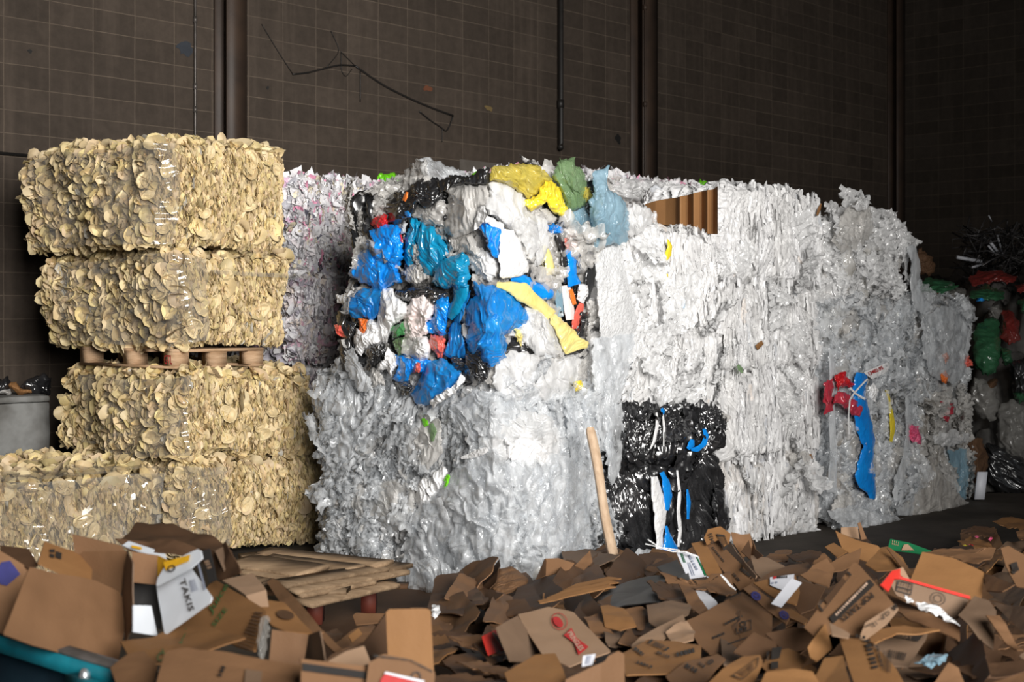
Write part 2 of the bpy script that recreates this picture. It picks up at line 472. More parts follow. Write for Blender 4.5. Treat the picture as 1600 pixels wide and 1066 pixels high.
M['white'] = m_solid('white_film', (.87, .87, .88), (.77, .765, .76), 4, .32, .45, tint=True, bump=.30, bscale=46, stretch=(1, 1, .18), translucent=.15, crinkle=True)
M['clearbody'] = m_solid('packed_clear_film', (.62, .625, .63), (.38, .37, .355), 6, .15, .6, tint=True, bump=.5, bscale=26, stretch=(1, 1, .4), translucent=.15, crinkle=True)
M['black'] = m_solid('black_film', (.012, .012, .013), (.022, .022, .024), 6, .26, .6, bump=.4, bscale=10, crinkle=True)
M['blackv'] = m_solid('black_film_pleated', (.013, .013, .014), (.028, .028, .03), 6, .25, .65, bump=.4, bscale=16, stretch=(1, 1, .15), crinkle=True)
M['clear'] = m_film('clear_film', (.82, .84, .86), .07, .45, .12, .3, 22, spec=.7, milk=.55)
M['haze'] = m_film('hazy_stretch_wrap', (.66, .64, .60), .10, .22, .09, .25, 14, stretch=(1, 1, .6), spec=.8)
M['clearw'] = m_film('milky_film', (.88, .88, .88), .35, .42, .17, .3, 26, milk=.4)
M['grey'] = m_film('grey_clear_film', (.74, .72, .69), .26, .42, .15, .3, 26, milk=.4)
M['bluefilm'] = m_film('pale_blue_film', (.36, .55, .66), .34, .45, .14, .3, 22)
M['blue'] = m_film('blue_bag', (.008, .27, .80), .93, .2, .16, .3, 24, (.005, .20, .66))
M['bluet'] = m_film('sheer_blue_bag', (.025, .36, .85), .50, .45, .15, .3, 24, (.012, .22, .66))
M['teal'] = m_film('teal_bag', (.006, .27, .48), .86, .25, .17, .3, 24, (.005, .19, .38))
M['navy'] = m_film('navy_film', (.012, .06, .22), .85, .2, .16, .3, 24)
M['haze'].node_tree.nodes['Principled BSDF'].inputs['IOR'].default_value = 2.2
for k_ in ('black', 'blackv'): M[k_].node_tree.nodes['Principled BSDF'].inputs['IOR'].default_value = 2.0
M['yellow'] = m_film('yellow_sheer_bag', (.72, .60, .12), .44, .42, .16, .3, 22, (.62, .50, .09))
M['yellowd'] = m_film('yellow_bag', (.86, .70, .05), .93, .1, .2, .3, 26, (.78, .58, .04))
M['paley'] = m_film('pale_yellow_bag', (.88, .76, .30), .90, .12, .22, .3, 26, (.80, .66, .2))
M['green'] = m_film('sheer_green_bag', (.26, .40, .20), .40, .42, .16, .6, 26, (.20, .33, .16))
M['dgreen'] = m_film('green_bag', (.06, .24, .08), .93, .1, .2, .3, 26)
M['redd'] = m_film('dusty_shaded_red_bag', (.22, .03, .025), .85, .1, .25, .3, 26)  # this and the next two: dust plus the corner's shade put into the colour
M['greend'] = m_film('dusty_shaded_green_bag', (.035, .13, .06), .85, .1, .25, .3, 26)
M['greyd'] = m_film('dusty_shaded_grey_film', (.30, .29, .27), .5, .3, .2, .3, 26)
M['greyfan'] = m_film('dusty_clear_film', (.70, .67, .63), .18, .45, .15, .3, 26, milk=.4)
M['lime'] = m_film('lime_bag', (.20, .72, .02), .97, .05, .3, .5, 30)
M['red'] = m_film('red_bag', (.55, .015, .02), .93, .1, .2, .3, 26)
M['coral'] = m_film('coral_bag', (.78, .14, .10), .9, .1, .22, .3, 26)
M['redt'] = m_film('sheer_red_bag', (.60, .05, .08), .62, .3, .17, .3, 26)
M['orange'] = m_film('orange_bag', (.85, .20, .03), .95, .05, .3, .5, 30)
M['pink'] = m_film('pink_bag', (.80, .12, .25), .85, .1, .3, .5, 30)
M['whitebag'] = m_film('white_bag', (.88, .88, .88), .96, .04, .35, .5, 34, (.80, .79, .79))
M['pinkwhite'] = m_film('pinkish_white_bag', (.84, .76, .74), .92, .08, .25, .3, 28, (.84, .68, .64))
M['bag_black'] = M['black']
M['wood'] = m_solid('pallet_wood', (.55, .37, .23), (.40, .25, .14), 6, .7, .25, bump=.4, bscale=30, stretch=(1, 1, 6), objrand=.15)
M['plank'] = m_solid('weathered_plank', (.37, .255, .155), (.22, .145, .085), 7, .75, .25, bump=.5, bscale=30, objrand=.35, stretch=(.6, 3, 3))
M['stick'] = m_solid('pale_lumber', (.62, .46, .32), (.50, .35, .23), 7, .6, .3, bump=.3, bscale=30, stretch=(4, 4, .5))
M['tealsteel'] = m_solid('teal_painted_steel', (.006, .19, .24), (.006, .12, .16), 5, .4, .5, bump=.2, bscale=20)
M['navysteel'] = m_solid('dark_steel_face', (.006, .020, .030), (.004, .012, .02), 5, .5, .4)
M['scrap'] = m_solid('scrap_metal', (.10, .095, .095), (.05, .045, .045), 12, .45, .5, metal=.5, tint=True)
def m_card(name, col, col2):
    m = m_solid(name, col, col2, 3.2, .68, .25, bump=.12, bscale=90, objrand=.16)
    return m
M['cb'] = m_card('cardboard_brown', (0.205, 0.108, 0.053), (0.165, 0.086, 0.042))
M['cbo'] = m_card('cardboard_orange', (0.275, 0.137, 0.053), (0.23, 0.112, 0.043))
M['cbd'] = m_card('cardboard_dark', (0.115, 0.061, 0.032), (0.085, 0.045, 0.024))
M['cbp'] = m_card('cardboard_pale', (0.33, 0.215, 0.138), (0.285, 0.18, 0.11))
M['cbg'] = m_card('cardboard_greyed', (0.195, 0.126, 0.081), (0.155, 0.099, 0.063))
M['cbw'] = m_solid('white_carton', (.62, .65, .69), (.56, .59, .63), 3, .5, .35)
M['cblk'] = m_solid('black_print_shade_board', (.02, .018, .017), scale=4, rough=.5)
M['ink'] = m_solid('black_ink', (.030, .024, .020), scale=20, rough=.6)
M['inkb'] = m_solid('blue_ink', (.03, .03, .16), scale=20, rough=.6)
M['inkg'] = m_solid('green_ink', (.045, .11, .03), scale=20, rough=.6)
M['inkr'] = m_solid('red_ink', (.50, .03, .03), scale=20, rough=.6)
M['inkcb'] = m_solid('bare_board_lettering', (.60, .42, .31), scale=20, rough=.6)
M['inkgrey'] = m_solid('grey_ink', (.30, .33, .42), scale=20, rough=.6)
M['inky'] = m_solid('yellow_print', (.85, .46, .02), scale=20, rough=.5)
M['redboard'] = m_solid('red_board', (.62, .035, .025), (.5, .03, .02), 4, .45)
M['redblock'] = m_solid('red_painted_block', (.15, .03, .015), (.10, .02, .012), 6, .7)
M['greenboard'] = m_solid('green_board', (.01, .14, .055), (.01, .11, .04), 4, .45)
M['paper'] = m_solid('white_paper', (.68, .69, .74), (.62, .63, .68), 3, .5)

# ================================================================ setting
NW = -11.37
def slab(name, lo, hi, mat, kind='structure', uvax=None, un=True):
    v, f = box_vf(lo, hi)
    # split faces so that every face keeps its own uv
    vv = v[f].reshape(-1, 3); ff = np.arange(24).reshape(6, 4)
    uv = vv[:, list(uvax)] if uvax else None
    o = mk(name, WV(vv) if un else vv, ff, mat, None, False, None, uv)
    o['kind'] = kind
    return o
slab('wall_back', (-3.0, NW - .3, 0), (21.4, NW, 8.0), M['wall'], uvax=(0, 2))
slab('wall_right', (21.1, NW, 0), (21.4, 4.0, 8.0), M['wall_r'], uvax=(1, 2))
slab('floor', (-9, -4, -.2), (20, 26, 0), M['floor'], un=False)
slab('added_shade_wall', (4.2, 2.8, 0), (4.5, 10.0, 4.2), M['wall_r'], un=False, uvax=(1, 2))  # unseen wall, added to keep the doorway light off the right corner
slab('ceiling', (-3.0, NW, 8.0), (21.4, 2.0, 8.2), M['ceil'])

def h_column(name, px_far, px_edge, px_right):
    Yf = Yn(px_far, NW); a = (px_far - CX) / F; u0 = float(Yf * (UX * a + UY))
    n1 = n_of(px_edge, u0); u1 = u_of(px_right, n1)
    um = (u0 + u1) / 2
    m = MB()
    m.box((u0, n1 - .022, 0), (u1, n1, 8), un=True)
    m.box((u0, NW + .002, 0), (u1, NW + .024, 8), un=True)
    m.box((um - .012, NW + .02, 0), (um + .012, n1 - .02, 8), un=True)
    o = m.build(name, M['steel'], None, False)
    o['kind'] = 'structure'
    return u0, u1, n1
h_column('column_left', 334, 355, 386)
c2 = h_column('column_middle', 984, 1005, 1028)
h_column('column_corner', 1386, 1402, 1416)

def wallpt(px, py, n=NW + .02):
    Y = Yn(px, n); return P(px, py, Y)
m = MB(); u = u_of(305, NW + .03)
m.tube([W(u, NW + .03, 0), W(u, NW + .03, 8)], .011)
for py in (32, 136, 172):
    z = z_of(py, Yn(305, NW)); m.tube([W(u, NW + .03, z - .03), W(u, NW + .03, z + .03)], .019)
tag(m.build('conduit', M['pipe']), 'thin grey metal conduit running down block wall above tan bales', 'pipe')
m = MB(); u = u_of(876, NW + .06)
zb = z_of(233, Yn(875, NW))
m.tube([W(u, NW + .06, 8), W(u, NW + .06, zb + .06), W(u - .005, NW + .065, zb + .02), W(u - .03, NW + .09, zb - .005)], .034)
z = z_of(164, Yn(875, NW)); m.tube([W(u, NW + .06, z - .05), W(u, NW + .06, z + .05)], .042)
tag(m.build('drain_pipe', M['dark']), 'dark vertical pipe ending in a bend halfway down block wall', 'pipe')
m = MB(); u = u_of(1008, c2[2] + .03)
m.tube([W(u, c2[2] + .03, 0), W(u, c2[2] + .03, 8)], .012)
for py in (22, 170):
    z = z_of(py, Yn(1008, NW)); m.tube([W(u, c2[2] + .03, z - .03), W(u, c2[2] + .03, z + .03)], .026)
tag(m.build('conduit', M['steel']), 'thin brown conduit strapped to middle steel column', 'pipe')
m = MB()
def line(pts, r=.006, n=NW + .012):
    p = np.array(pts, float); d = np.r_[0, np.cumsum(np.hypot(*np.diff(p, axis=0).T))]; t = np.linspace(0, d[-1], max(6, len(p) * 4))
    q = np.stack([np.interp(t, d, p[:, 0]), np.interp(t, d, p[:, 1])], -1)
    for _ in range(2): q[1:-1] = .25 * q[:-2] + .5 * q[1:-1] + .25 * q[2:]
    m.tube(wallpt(q[:, 0], q[:, 1], n), r, 5)
line([(409, 38), (433, 78), (457, 115)], .004)
line([(457, 116), (480, 114), (510, 106), (532, 101), (555, 103)], .009)
line([(555, 103), (580, 121), (605, 137), (642, 155), (675, 169), (708, 181)], .011)
line([(708, 181), (702, 198), (697, 207), (691, 200), (672, 188), (655, 174)], .008)
line([(517, 48), (532, 80), (510, 106)], .004); line([(532, 80), (555, 103)], .004)
line([(533, 82), (533, 110), (540, 122), (550, 108)], .004); line([(563, 110), (563, 159)], .006); line([(691, 200), (691, 222)], .004)
tag(m.build('cable', M['dark']), 'dark loose cable drooping across block wall above the heap', 'cable')
m = MB(); z = z_of(243, Yn(35, NW)); m.box((4.0, NW, z - .012), (6.25, NW + .04, z + .012), un=True)
tag(m.build('trim_1', M['dark'], None, False), kind='structure')

def patch(name, px, py, w, h, mat, seed):
    b = smooth_poly([(px - w, py - h * .4), (px, py - h), (px + w, py - h * .3), (px + w * .7, py + h), (px - w * .5, py + h * .7)], 24, w * .35, seed, 1)
    V = np.vstack([wallpt(b[:, 0], b[:, 1], NW + .004), wallpt(px, py, NW + .004)[None]])
    o = mk(name, V, np.array([[24, (k + 1) % 24, k] for k in range(24)]), mat)
    o['kind'] = 'structure'
mm = lambda n, c: m_solid(n, c, scale=12, rough=.8)
patch('wall_mark', 668, 139, 8, 5, mm('orange_stain', (.16, .055, .025)), 1)
patch('wall_mark', 763, 169, 8, 4, mm('ochre_stain', (.19, .13, .05)), 2)
patch('wall_mark', 288, 76, 13, 12, mm('blue_stain', (.035, .04, .05)), 3)
patch('wall_mark', 966, 217, 5, 9, mm('hole_dark', (.008, .007, .006)), 4)  # hole in the wall, drawn as a flat near-black patch
patch('wall_mark', 47, 80, 4, 3, mm('dark_stain', (.02, .018, .016)), 5)
patch('wall_mark', 418, 137, 3, 3, mm('dark_stain', (.02, .018, .016)), 6)
u0, u1 = u_of(718, NW), u_of(782, NW); zt = z_of(249, Yn(720, NW)); 
slab('wall_patch', (u0, NW, zt - .35), (u1, NW + .006, zt), m_solid('bare_block', (.125, .108, .092), (.10, .085, .07), 6, .85))

# ================================================================ light: tall doorway of daylight behind the photographer
def area(name, loc, aim, sx, sy, power, col, spread=180):
    l = bpy.data.lights.new(name, 'AREA'); l.shape = 'RECTANGLE'; l.size = sx; l.size_y = sy; l.energy = power; l.color = col; l.spread = math.radians(spread)
    o = bpy.data.objects.new(name, l); COL.objects.link(o); o.location = loc
    o.rotation_euler = (Vector(aim) - Vector(loc)).to_track_quat('-Z', 'Y').to_euler()
    return o
area('doorway_daylight', (3.7, -2.6, 4.1), (-.2, 9.6, 3.0), 5.2, 4.2, 570, (1.0, .975, .94), 76)
w = bpy.data.worlds.new('world'); S.world = w; w.use_nodes = True
w.node_tree.nodes['Background'].inputs[0].default_value = (.88, .94, 1.0, 1)
w.node_tree.nodes['Background'].inputs[1].default_value = .075

cam = bpy.data.cameras.new('camera'); co = bpy.data.objects.new('camera', cam); COL.objects.link(co); S.camera = co
co.location = (0, 0, HC); co.rotation_euler = (math.radians(90), 0, 0)
cam.sensor_width = 36; cam.lens = F / 1600 * 36; cam.shift_y = -(533 - HY) / 1600
cam.dof.use_dof = True; cam.dof.focus_distance = 9.6; cam.dof.aperture_fstop = 3.0
S.view_settings.view_transform = 'Standard'; S.view_settings.look = 'None'; S.view_settings.gamma = 1; S.view_settings.use_curve_mapping = False
S.view_settings.exposure = 0
S.cycles.use_denoising = True
S.cycles.max_bounces = 6; S.cycles.diffuse_bounces = 3; S.cycles.glossy_bounces = 2; S.cycles.transmission_bounces = 3; S.cycles.transparent_max_bounces = 14
S.cycles.caustics_reflective = False; S.cycles.caustics_refractive = False
# ================================================================ bales
UV3 = np.array([UX, UY, 0]); NV3 = np.array([NX, NY, 0]); ZV3 = np.array([0, 0, 1.])

def face_pts(face, u0, u1, n0, n1, z0, z1, M, r, inset=0., edge=.0):
    """M random points on a face of a bale (wall space) with world normals"""
    a, b = r.uniform(0, 1, M), r.uniform(0, 1, M)
    if face == 'front': p = np.stack([u0 + a * (u1 - u0), np.full(M, n1 - inset), z0 + b * (z1 - z0)], -1); nn = NV3
    elif face == 'left': p = np.stack([np.full(M, u0 + inset), n0 + a * (n1 - n0), z0 + b * (z1 - z0)], -1); nn = -UV3
    elif face == 'right': p = np.stack([np.full(M, u1 - inset), n0 + a * (n1 - n0), z0 + b * (z1 - z0)], -1); nn = UV3
    else: p = np.stack([u0 + a * (u1 - u0), n0 + b * (n1 - n0), np.full(M, z1 - inset)], -1); nn = ZV3
    c = np.array([(u0 + u1) / 2, (n0 + n1) / 2, (z0 + z1) / 2]); h = np.array([(u1 - u0) / 2, (n1 - n0) / 2, (z1 - z0) / 2])
    R = .13; q = np.clip(p, c - h + R, c + h - R); d = p - q; l = np.linalg.norm(d, axis=1)
    d = d / (l[:, None] + 1e-9); p = q + d * (R - inset)
    nw = d[:, :1] * UV3 + d[:, 1:2] * NV3 + d[:, 2:3] * ZV3
    return p, nw

def bulge(p, seed, amp=.06):
    """slow swelling of a bale so that its sides are never straight: offset in wall space"""
    amp = .10 if amp == .06 else amp
    return np.stack([fbm(p * 1.3 + 3, seed, 2), fbm(p * 1.3 + 40, seed + 1, 2), .5 * fbm(p * 1.3 + 80, seed + 2, 2)], -1) * amp

def wrap_film(u0, n1, z0, z1, s0, s1, off, seed, nx=90, nz=44, amp=.014, r=.14, blg=None, top=0.):
    """sheet of stretch film round the near corner of a bale: s<0 along the left side, s>0 along the front"""
    s = np.linspace(s0, s1, nx); z = np.linspace(z0, z1, nz)
    Sg, Z = np.meshgrid(s, z)
    ar = r * math.pi / 4
    th = np.clip((Sg + ar) / (2 * ar), 0, 1) * math.pi / 2
    cu, cn = u0 + r, n1 - r; R = r + off
    u = cu - R * np.cos(th) + np.maximum(0, Sg - ar); n = cn + R * np.sin(th) - np.maximum(0, -Sg - ar)
    p = np.stack([u, n, Z], -1)
    if blg is not None: p = p + bulge(p, *blg)
    q = np.stack([Sg * 5, Z * 7, 0 * Z + seed], -1)
    q2 = np.stack([Sg * 3 + Z * 6, Z * 9 - Sg * 4, 0 * Z + seed + 3], -1)
    d = amp * (.8 * fbm(q * .8, seed, 2) + 1.0 * crumple(q2 * .3, seed + 3, 3.5, 4))
    p[..., 0] -= d * np.cos(th); p[..., 1] += d * np.sin(th)
    return WV(p).reshape(-1, 3), gridq(nx, nz)

CUP_T = disc_t(12, 4)
def cup_mesh(k):
    r = np.random.default_rng(300 + k)
    C = np.zeros((1, 3)); I = np.eye(3)
    v, q = pieces(C, I[:1], I[1:2], I[2:3], .040, .040 * r.uniform(1.1, 1.7), disc_t(18, 7), 300 + k, .15, .45, .25, .22, 1.2, .05)
    v2 = v + np.array([0, 0, -.0035])
    n = len(v); rim = np.arange(n - 18, n); j = np.roll(rim, -1)
    t = np.broadcast_to(np.array([1., .96, .86]) * r.uniform(.8, 1.08), (2 * n, 3))
    me = mesh_data('foam_cup', np.vstack([v, v2]), [np.concatenate([q, q[:, ::-1] + n, np.stack([rim, j, j + n, rim + n], -1)])], True, t)
    me.materials.append(M['foam']); return me
CUPS = [cup_mesh(k) for k in range(10)]

def foam_bale(label, u0, u1, n0, n1, z0, z1, seed, wraps=(), group=None, band=None, dens=1.0):
    root = empty('foam_bale', W((u0 + u1) / 2, (n0 + n1) / 2, z0), label, 'bale', group)
    r = np.random.default_rng(seed)
    bb = (u0, u1, n0, n1, z0, z1)
    p, nn, q = rbox(u0 + .03, u1 - .03, n0 + .03, n1 - .03, z0 + .02, z1 - .03, .12, .022)
    d = .03 * ridged(p * np.array([14, 14, 9]), seed, 2) - .02
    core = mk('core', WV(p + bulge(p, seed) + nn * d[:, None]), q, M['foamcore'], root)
    mb_v, mb_q, mb_t = [], [], []; off = 0
    def put(face, M_, mode, inset):
        nonlocal off
        c, nw = face_pts(face, *bb, M_, r, inset)
        c = c + bulge(c, seed); cw = WV(c)
        if mode == 'flat':
            T1, T2, NN = frames(nw, math.pi, .62, seed + len(mb_v)); w = r.uniform(.030, .060, M_); h = w * r.uniform(1.0, 1.7, M_)
            v, qq = pieces(cw, T1, T2, NN, w, h, CUP_T, seed + 7 + len(mb_v), .3, .42, .45, .20, 1.0, .10)
        else:
            nu = np.tile(UV3, (M_, 1)) * np.where(r.uniform(size=M_) < .5, 1, -1)[:, None]
            T1, T2, NN = frames(nu, .35, (.22, .22, .16), seed + len(mb_v)); w = r.uniform(.018, .038, M_); h = r.uniform(.026, .052, M_)
            v, qq = pieces(cw, T1, T2, NN, w, h, CUP_T, seed + 9 + len(mb_v), .2, .35, .25, .25, 1.2, .08)
        t = np.array([1., .97, .9]) * r.uniform(.72, 1.12, (M_, 1)) * np.stack([np.ones(M_), r.uniform(.94, 1.02, M_), r.uniform(.8, 1.05, M_)], -1)
        g = r.uniform(size=M_) < .012; t[g] = (.75, .85, 1.15)
        mb_v.append(v); mb_q.append(qq + off); mb_t.append(rep(t, len(CUP_T[0]))); off += len(v)
    A = lambda a, b: a * b * dens
    put('left', int(420 * A(n1 - n0, z1 - z0)), 'flat', .02)
    put('left', int(150 * A(n1 - n0, z1 - z0)), 'flat', -.004)
    put('front', int(3000 * A(u1 - u0, z1 - z0)), 'edge', .018)
    put('front', int(700 * A(u1 - u0, z1 - z0)), 'edge', .006)
    put('front', int(34 * A(u1 - u0, z1 - z0)), 'flat', .0)
    put('top', int(330 * A(u1 - u0, n1 - n0)), 'flat', -.01)
    o = mk('packed_cups', np.concatenate(mb_v), np.concatenate(mb_q), M['foam'], root, True, np.concatenate(mb_t)); o['kind'] = 'stuff'
    # the cups that show largest: single shells lying on the near faces
    k = 0
    for face, cnt in (('left', 60), ('front', 14), ('top', 26)):
        c, nw = face_pts(face, *bb, cnt, r, -.014); c = c + bulge(c, seed); cw = WV(c)
        T1, T2, NN = frames(nw, math.pi, .35, seed + 70 + k)
        for i in range(cnt):
            o = bpy.data.objects.new('foam_cup', CUPS[(k * 7 + i) % 10]); COL.objects.link(o); o.parent = root
            from mathutils import Matrix
            s = r.uniform(.8, 1.25)
            mt = Matrix(((T1[i][0], T2[i][0], NN[i][0]), (T1[i][1], T2[i][1], NN[i][1]), (T1[i][2], T2[i][2], NN[i][2]))).to_4x4()
            o.matrix_basis = Matrix.Translation(Vector(cw[i] - np.array(root.location))) @ mt @ Matrix.Scale(s, 4)
        k += cnt
    for (s0, s1, za, zb, of, am) in wraps:
        v, qq = wrap_film(u0, n1, za, zb, s0, s1, of, seed + 3, blg=(seed,), amp=am)
        mk('stretch_wrap', v, qq, M['haze'], root)
    if band:
        (s0, za, s1, zb) = band
        for dz in np.linspace(-.012, .012, 2):
            pass
        v, qq = wrap_film(u0, n1, 0, .03, s0, s1, .03, seed + 5, 60, 4, .004, blg=None)
        t = np.linspace(0, 1, 60); v = v.reshape(4, 60, 3); v[..., 2] += za + (zb - za) * t; 
        mk('strap', v.reshape(-1, 3), qq, M['haze'], root)
    return root

NF = -8.33
def ub(px, n): return u_of(px, n)
def foam_at(label, pc, pl, pr, z0, z1, n1, seed, **k):
    u0 = u_of(pc, n1); u1 = u_of(pr, n1); n0 = n_of(pl, u0)
    return foam_bale(label, u0, u1, n0, n1, z0, z1, seed, **k), (u0, u1, n0, n1)
b1, B1 = foam_at('topmost bale of tan foam cups on the tall tan stack by the wall', 238, 34, 452, 2.16, 2.92, -8.36, 21, wraps=[(-1.62, .12, 2.20, 2.88, .035, .02)])
b2, B2 = foam_at('second tan foam cup bale down, resting on the wooden pallet', 272, 70, 466, 1.47, 2.15, -8.33, 22, wraps=[(-1.48, .22, 1.52, 2.12, .035, .018)], band=(-1.0, 2.02, 1.15, 1.98))
b3, B3 = foam_at('third tan foam cup bale down, directly under the wooden pallet', 276, 88, 494, .70, 1.305, -8.30, 23, wraps=[(-1.3, .05, .74, 1.28, .03, .014)])
b4, B4 = foam_at('lowest bale of the tall tan foam stack, standing on the floor', 296, 110, 512, .02, .70, -8.26, 24, wraps=[(-1.0, .30, .06, .66, .032, .018)])
# the small wrapped bale in front of the stack, its near corner outside the photograph
u1 = u_of(258, -7.95)
root5 = foam_bale('low plastic wrapped tan foam bale left of the tall stack', 3.72, u1, -9.4, -7.95, .02, .68, 25, wraps=[(-.2, 1.33, .06, .71, .045, .02)])
# its film also folds back over the top edge
uu, nn_ = np.meshgrid(np.linspace(3.8, u1 - .02, 60), np.linspace(-7.93, -8.35, 14))
zz = .725 + .02 * fbm(np.stack([uu * 5, nn_ * 5, 0 * uu], -1), 5, 3) - .05 * ((nn_ + 7.95) / .4) ** 2 * 0
mk('stretch_wrap', W(uu, nn_, zz).reshape(-1, 3), gridq(60, 14), M['haze'], root5)

# wooden pallet between the second and the third tan bale
u0, u1, n0, n1 = B2; u0 += .02; n1 -= .04; u1 = u_of(412, n1)
zt, zb = 1.475, 1.34
pal = empty('wooden_pallet', W((u0 + u1) / 2, (n0 + n1) / 2, zb), 'wooden pallet sandwiched between two bales of tan foam cups', 'pallet')
nb = n1 - 1.25
for k in range(3):
    uc = u0 + (u1 - u0 - .10) * k / 2
    MB().box((uc, nb, zb), (uc + .10, n1, zb + .018), un=True).build('bottom_board', M['wood'], pal, False)
for i, n_ in enumerate((n1 - .12, (n1 + nb) / 2 - .02, nb)):
    for k in range(3):
        uc = u0 + (u1 - u0 - .13) * k / 2
        MB().box((uc, n_, zb + .018), (uc + .13, n_ + .115, zt - .022), un=True).build('block', M['wood'], pal, False)
for k in range(5):
    n_ = nb + (n1 - nb - .1) * k / 4
    MB().box((u0, n_, zt - .022), (u1, n_ + .1, zt), un=True).build('top_board', M['wood'], pal, False)

def text_mesh(body, shear=0., bold=0.):
    c = bpy.data.curves.new('t', 'FONT'); c.body = body; c.size = 1; c.shear = shear; c.offset = bold; c.resolution_u = 2
    o = bpy.data.objects.new('t', c); COL.objects.link(o)
    dg = bpy.context.evaluated_depsgraph_get(); me = bpy.data.meshes.new_from_object(o.evaluated_get(dg))
    v = np.zeros(len(me.vertices) * 3); me.vertices.foreach_get('co', v); v = v.reshape(-1, 3)
    f = [tuple(p.vertices) for p in me.polygons]
    bpy.data.objects.remove(o); bpy.data.curves.remove(c); bpy.data.meshes.remove(me)
    tri = []
    for p in f:
        for k in range(1, len(p) - 1): tri.append((p[0], p[k], p[k + 1]))
    return v[:, :2], np.array(tri)

# red stencil on the near block of the pallet (left side, facing -u)
tv, tt = text_mesh('GTL', bold=.015)
tv = tv / (tv.max(0) - tv.min(0)) - tv.min(0) / (tv.max(0) - tv.min(0))
V = W(u0 - .002, n1 - .112 + tv[:, 0] * .10, zb + .03 + tv[:, 1] * .065)
mk('stencil', V, tt, M['inkr'], pal, False)

# ---------------------------------------------------------------- film bales
SH_S = sheet_t(5, 9); SH_M = sheet_t(12, 12); SH_L = sheet_t(30, 30)
def film_bale(label, u0, u1, n0, n1, z0, z1, mat, style, seed, res=.0065, name='film_bale', flaps=0, flapmat=None, big=0, bigmat=None, tintf=None, amp=1., colours=(), r=.09):
    root = empty(name, W((u0 + u1) / 2, (n0 + n1) / 2, z0), label, 'bale')
    rr = np.random.default_rng(seed)
    p, nn, q = rbox(u0, u1, n0, n1, z0, z1, r, res, 3)
    wf = np.clip(np.abs(nn[:, 1]) * 1.4 - .25, 0, 1)
    warp = .16 * np.stack([fbm(p * 2.2 + 9, seed + 50, 2), 0 * p[:, 0], 0 * p[:, 0]], -1)
    pw = p + warp
    if style == 'pleat':
        dp = .013 * crumple(pw * np.array([1, .25, .10]), seed, 24, 4, .9) + .008 * crumple(pw * np.array([1, .4, .22]), seed + 3, 62, 2, .8) + .028 * fbm(p * np.array([6, 6, 3.5]), seed + 6, 3)
    elif style == 'fold':
        pf = np.stack([p[:, 0] + .55 * np.sin(seed * 1.7) * p[:, 2], p[:, 1], p[:, 2]], -1) + .6 * warp
        dp = .026 * crumple(pf * np.array([1, .35, .10]), seed, 19, 3, .8, .6) + .009 * crumple(pf * np.array([1, .4, .2]), seed + 3, 42, 2, .8) + .03 * fbm(p * 4, seed + 6, 2)
    else:
        dp = .050 * crumple(pw * np.array([1, 1, .5]), seed, 4.2, 4, 1.2) + .014 * crumple(pw * np.array([1, 1, .5]), seed + 3, 17, 3, 1.1) + .04 * fbm(p * 3.5, seed + 6, 2)
    dc = .042 * crumple(pw * np.array([1, 1, .6]), seed + 11, 4.6, 4, 1.2) + .013 * crumple(pw * np.array([1, 1, .6]), seed + 14, 18, 3, 1.1) + .03 * fbm(p * 4, seed + 16, 2)
    d = (wf * dp + (1 - wf) * dc) * amp
    v = WV(p + bulge(p, seed, .05) + nn * d[:, None])
    tn = .80 + .2 * np.clip(.5 + fbm(p * np.array([7, 7, 2.2]), seed + 21, 3), 0, 1)
    t = np.stack([tn, tn * .995, tn * .99], -1)
    for (c, th, f) in colours:
        k = perlin(p * np.asarray(f) + 13 * th, seed + int(th * 100)) > th
        t[k] = np.asarray(c)
    mk('packed_film', v, q, mat, root, True, t)
    if flaps:
        vs, qs, ts = [], [], []; off = 0
        for face, share in (('front', .62), ('left', .22), ('top', .16)):
            m_ = int(flaps * share)
            c, nw = face_pts(face, u0, u1, n0, n1, z0, z1, m_, rr, .0); c = c + bulge(c, seed, .05); cw = WV(c)
            if style == 'pleat' and face == 'front':
                nu = np.tile(UV3, (m_, 1)) * np.where(rr.uniform(size=m_) < .5, 1, -1)[:, None] + NV3 * .35
                T1, T2, NN = frames(nu, .16, (.35, .35, .12), seed + 60); w = rr.uniform(.008, .020, m_); h = rr.uniform(.03, .12, m_)
            else:
                T1, T2, NN = frames(nw, math.pi, .55, seed + 61); w = rr.uniform(.02, .05, m_); h = w * rr.uniform(.8, 2.2, m_)
            vv, qq = pieces(cw, T1, T2, NN, w, h, SH_S, seed + 62, .3, .1, .4, .4, 1.4, .22)
            tt_ = rr.uniform(.78, 1.04, (m_, 1)) * np.ones((1, 3))
            vs.append(vv); qs.append(qq + off); ts.append(rep(tt_, len(SH_S[0]))); off += len(vv)
        o = mk('loose_scraps', np.concatenate(vs), np.concatenate(qs), flapmat or mat, root, True, np.concatenate(ts)); o['kind'] = 'stuff'
    if big:
        vs, qs = [], []; off = 0
        for face, share in (('front', .5), ('left', .38), ('top', .12)):
            m_ = int(big * share)
            c, nw = face_pts(face, u0, u1, n0, n1, z0, z1, m_, rr, -.03); c = c + bulge(c, seed, .05); cw = WV(c)
            T1, T2, NN = frames(nw, .6, .25, seed + 64); w = rr.uniform(.06, .17, m_); h = w * rr.uniform(1.0, 2.2, m_)
            vv, qq = pieces(cw, T1, T2, NN, w, h, SH_L, seed + 65, .18, -.12, .2, .22, 2.2, .15)
            vs.append(vv); qs.append(qq + off); off += len(vv)
        o = mk('loose_film', np.concatenate(vs), np.concatenate(qs), bigmat, root, True, np.ones((off, 3))); o['kind'] = 'stuff'
    return root

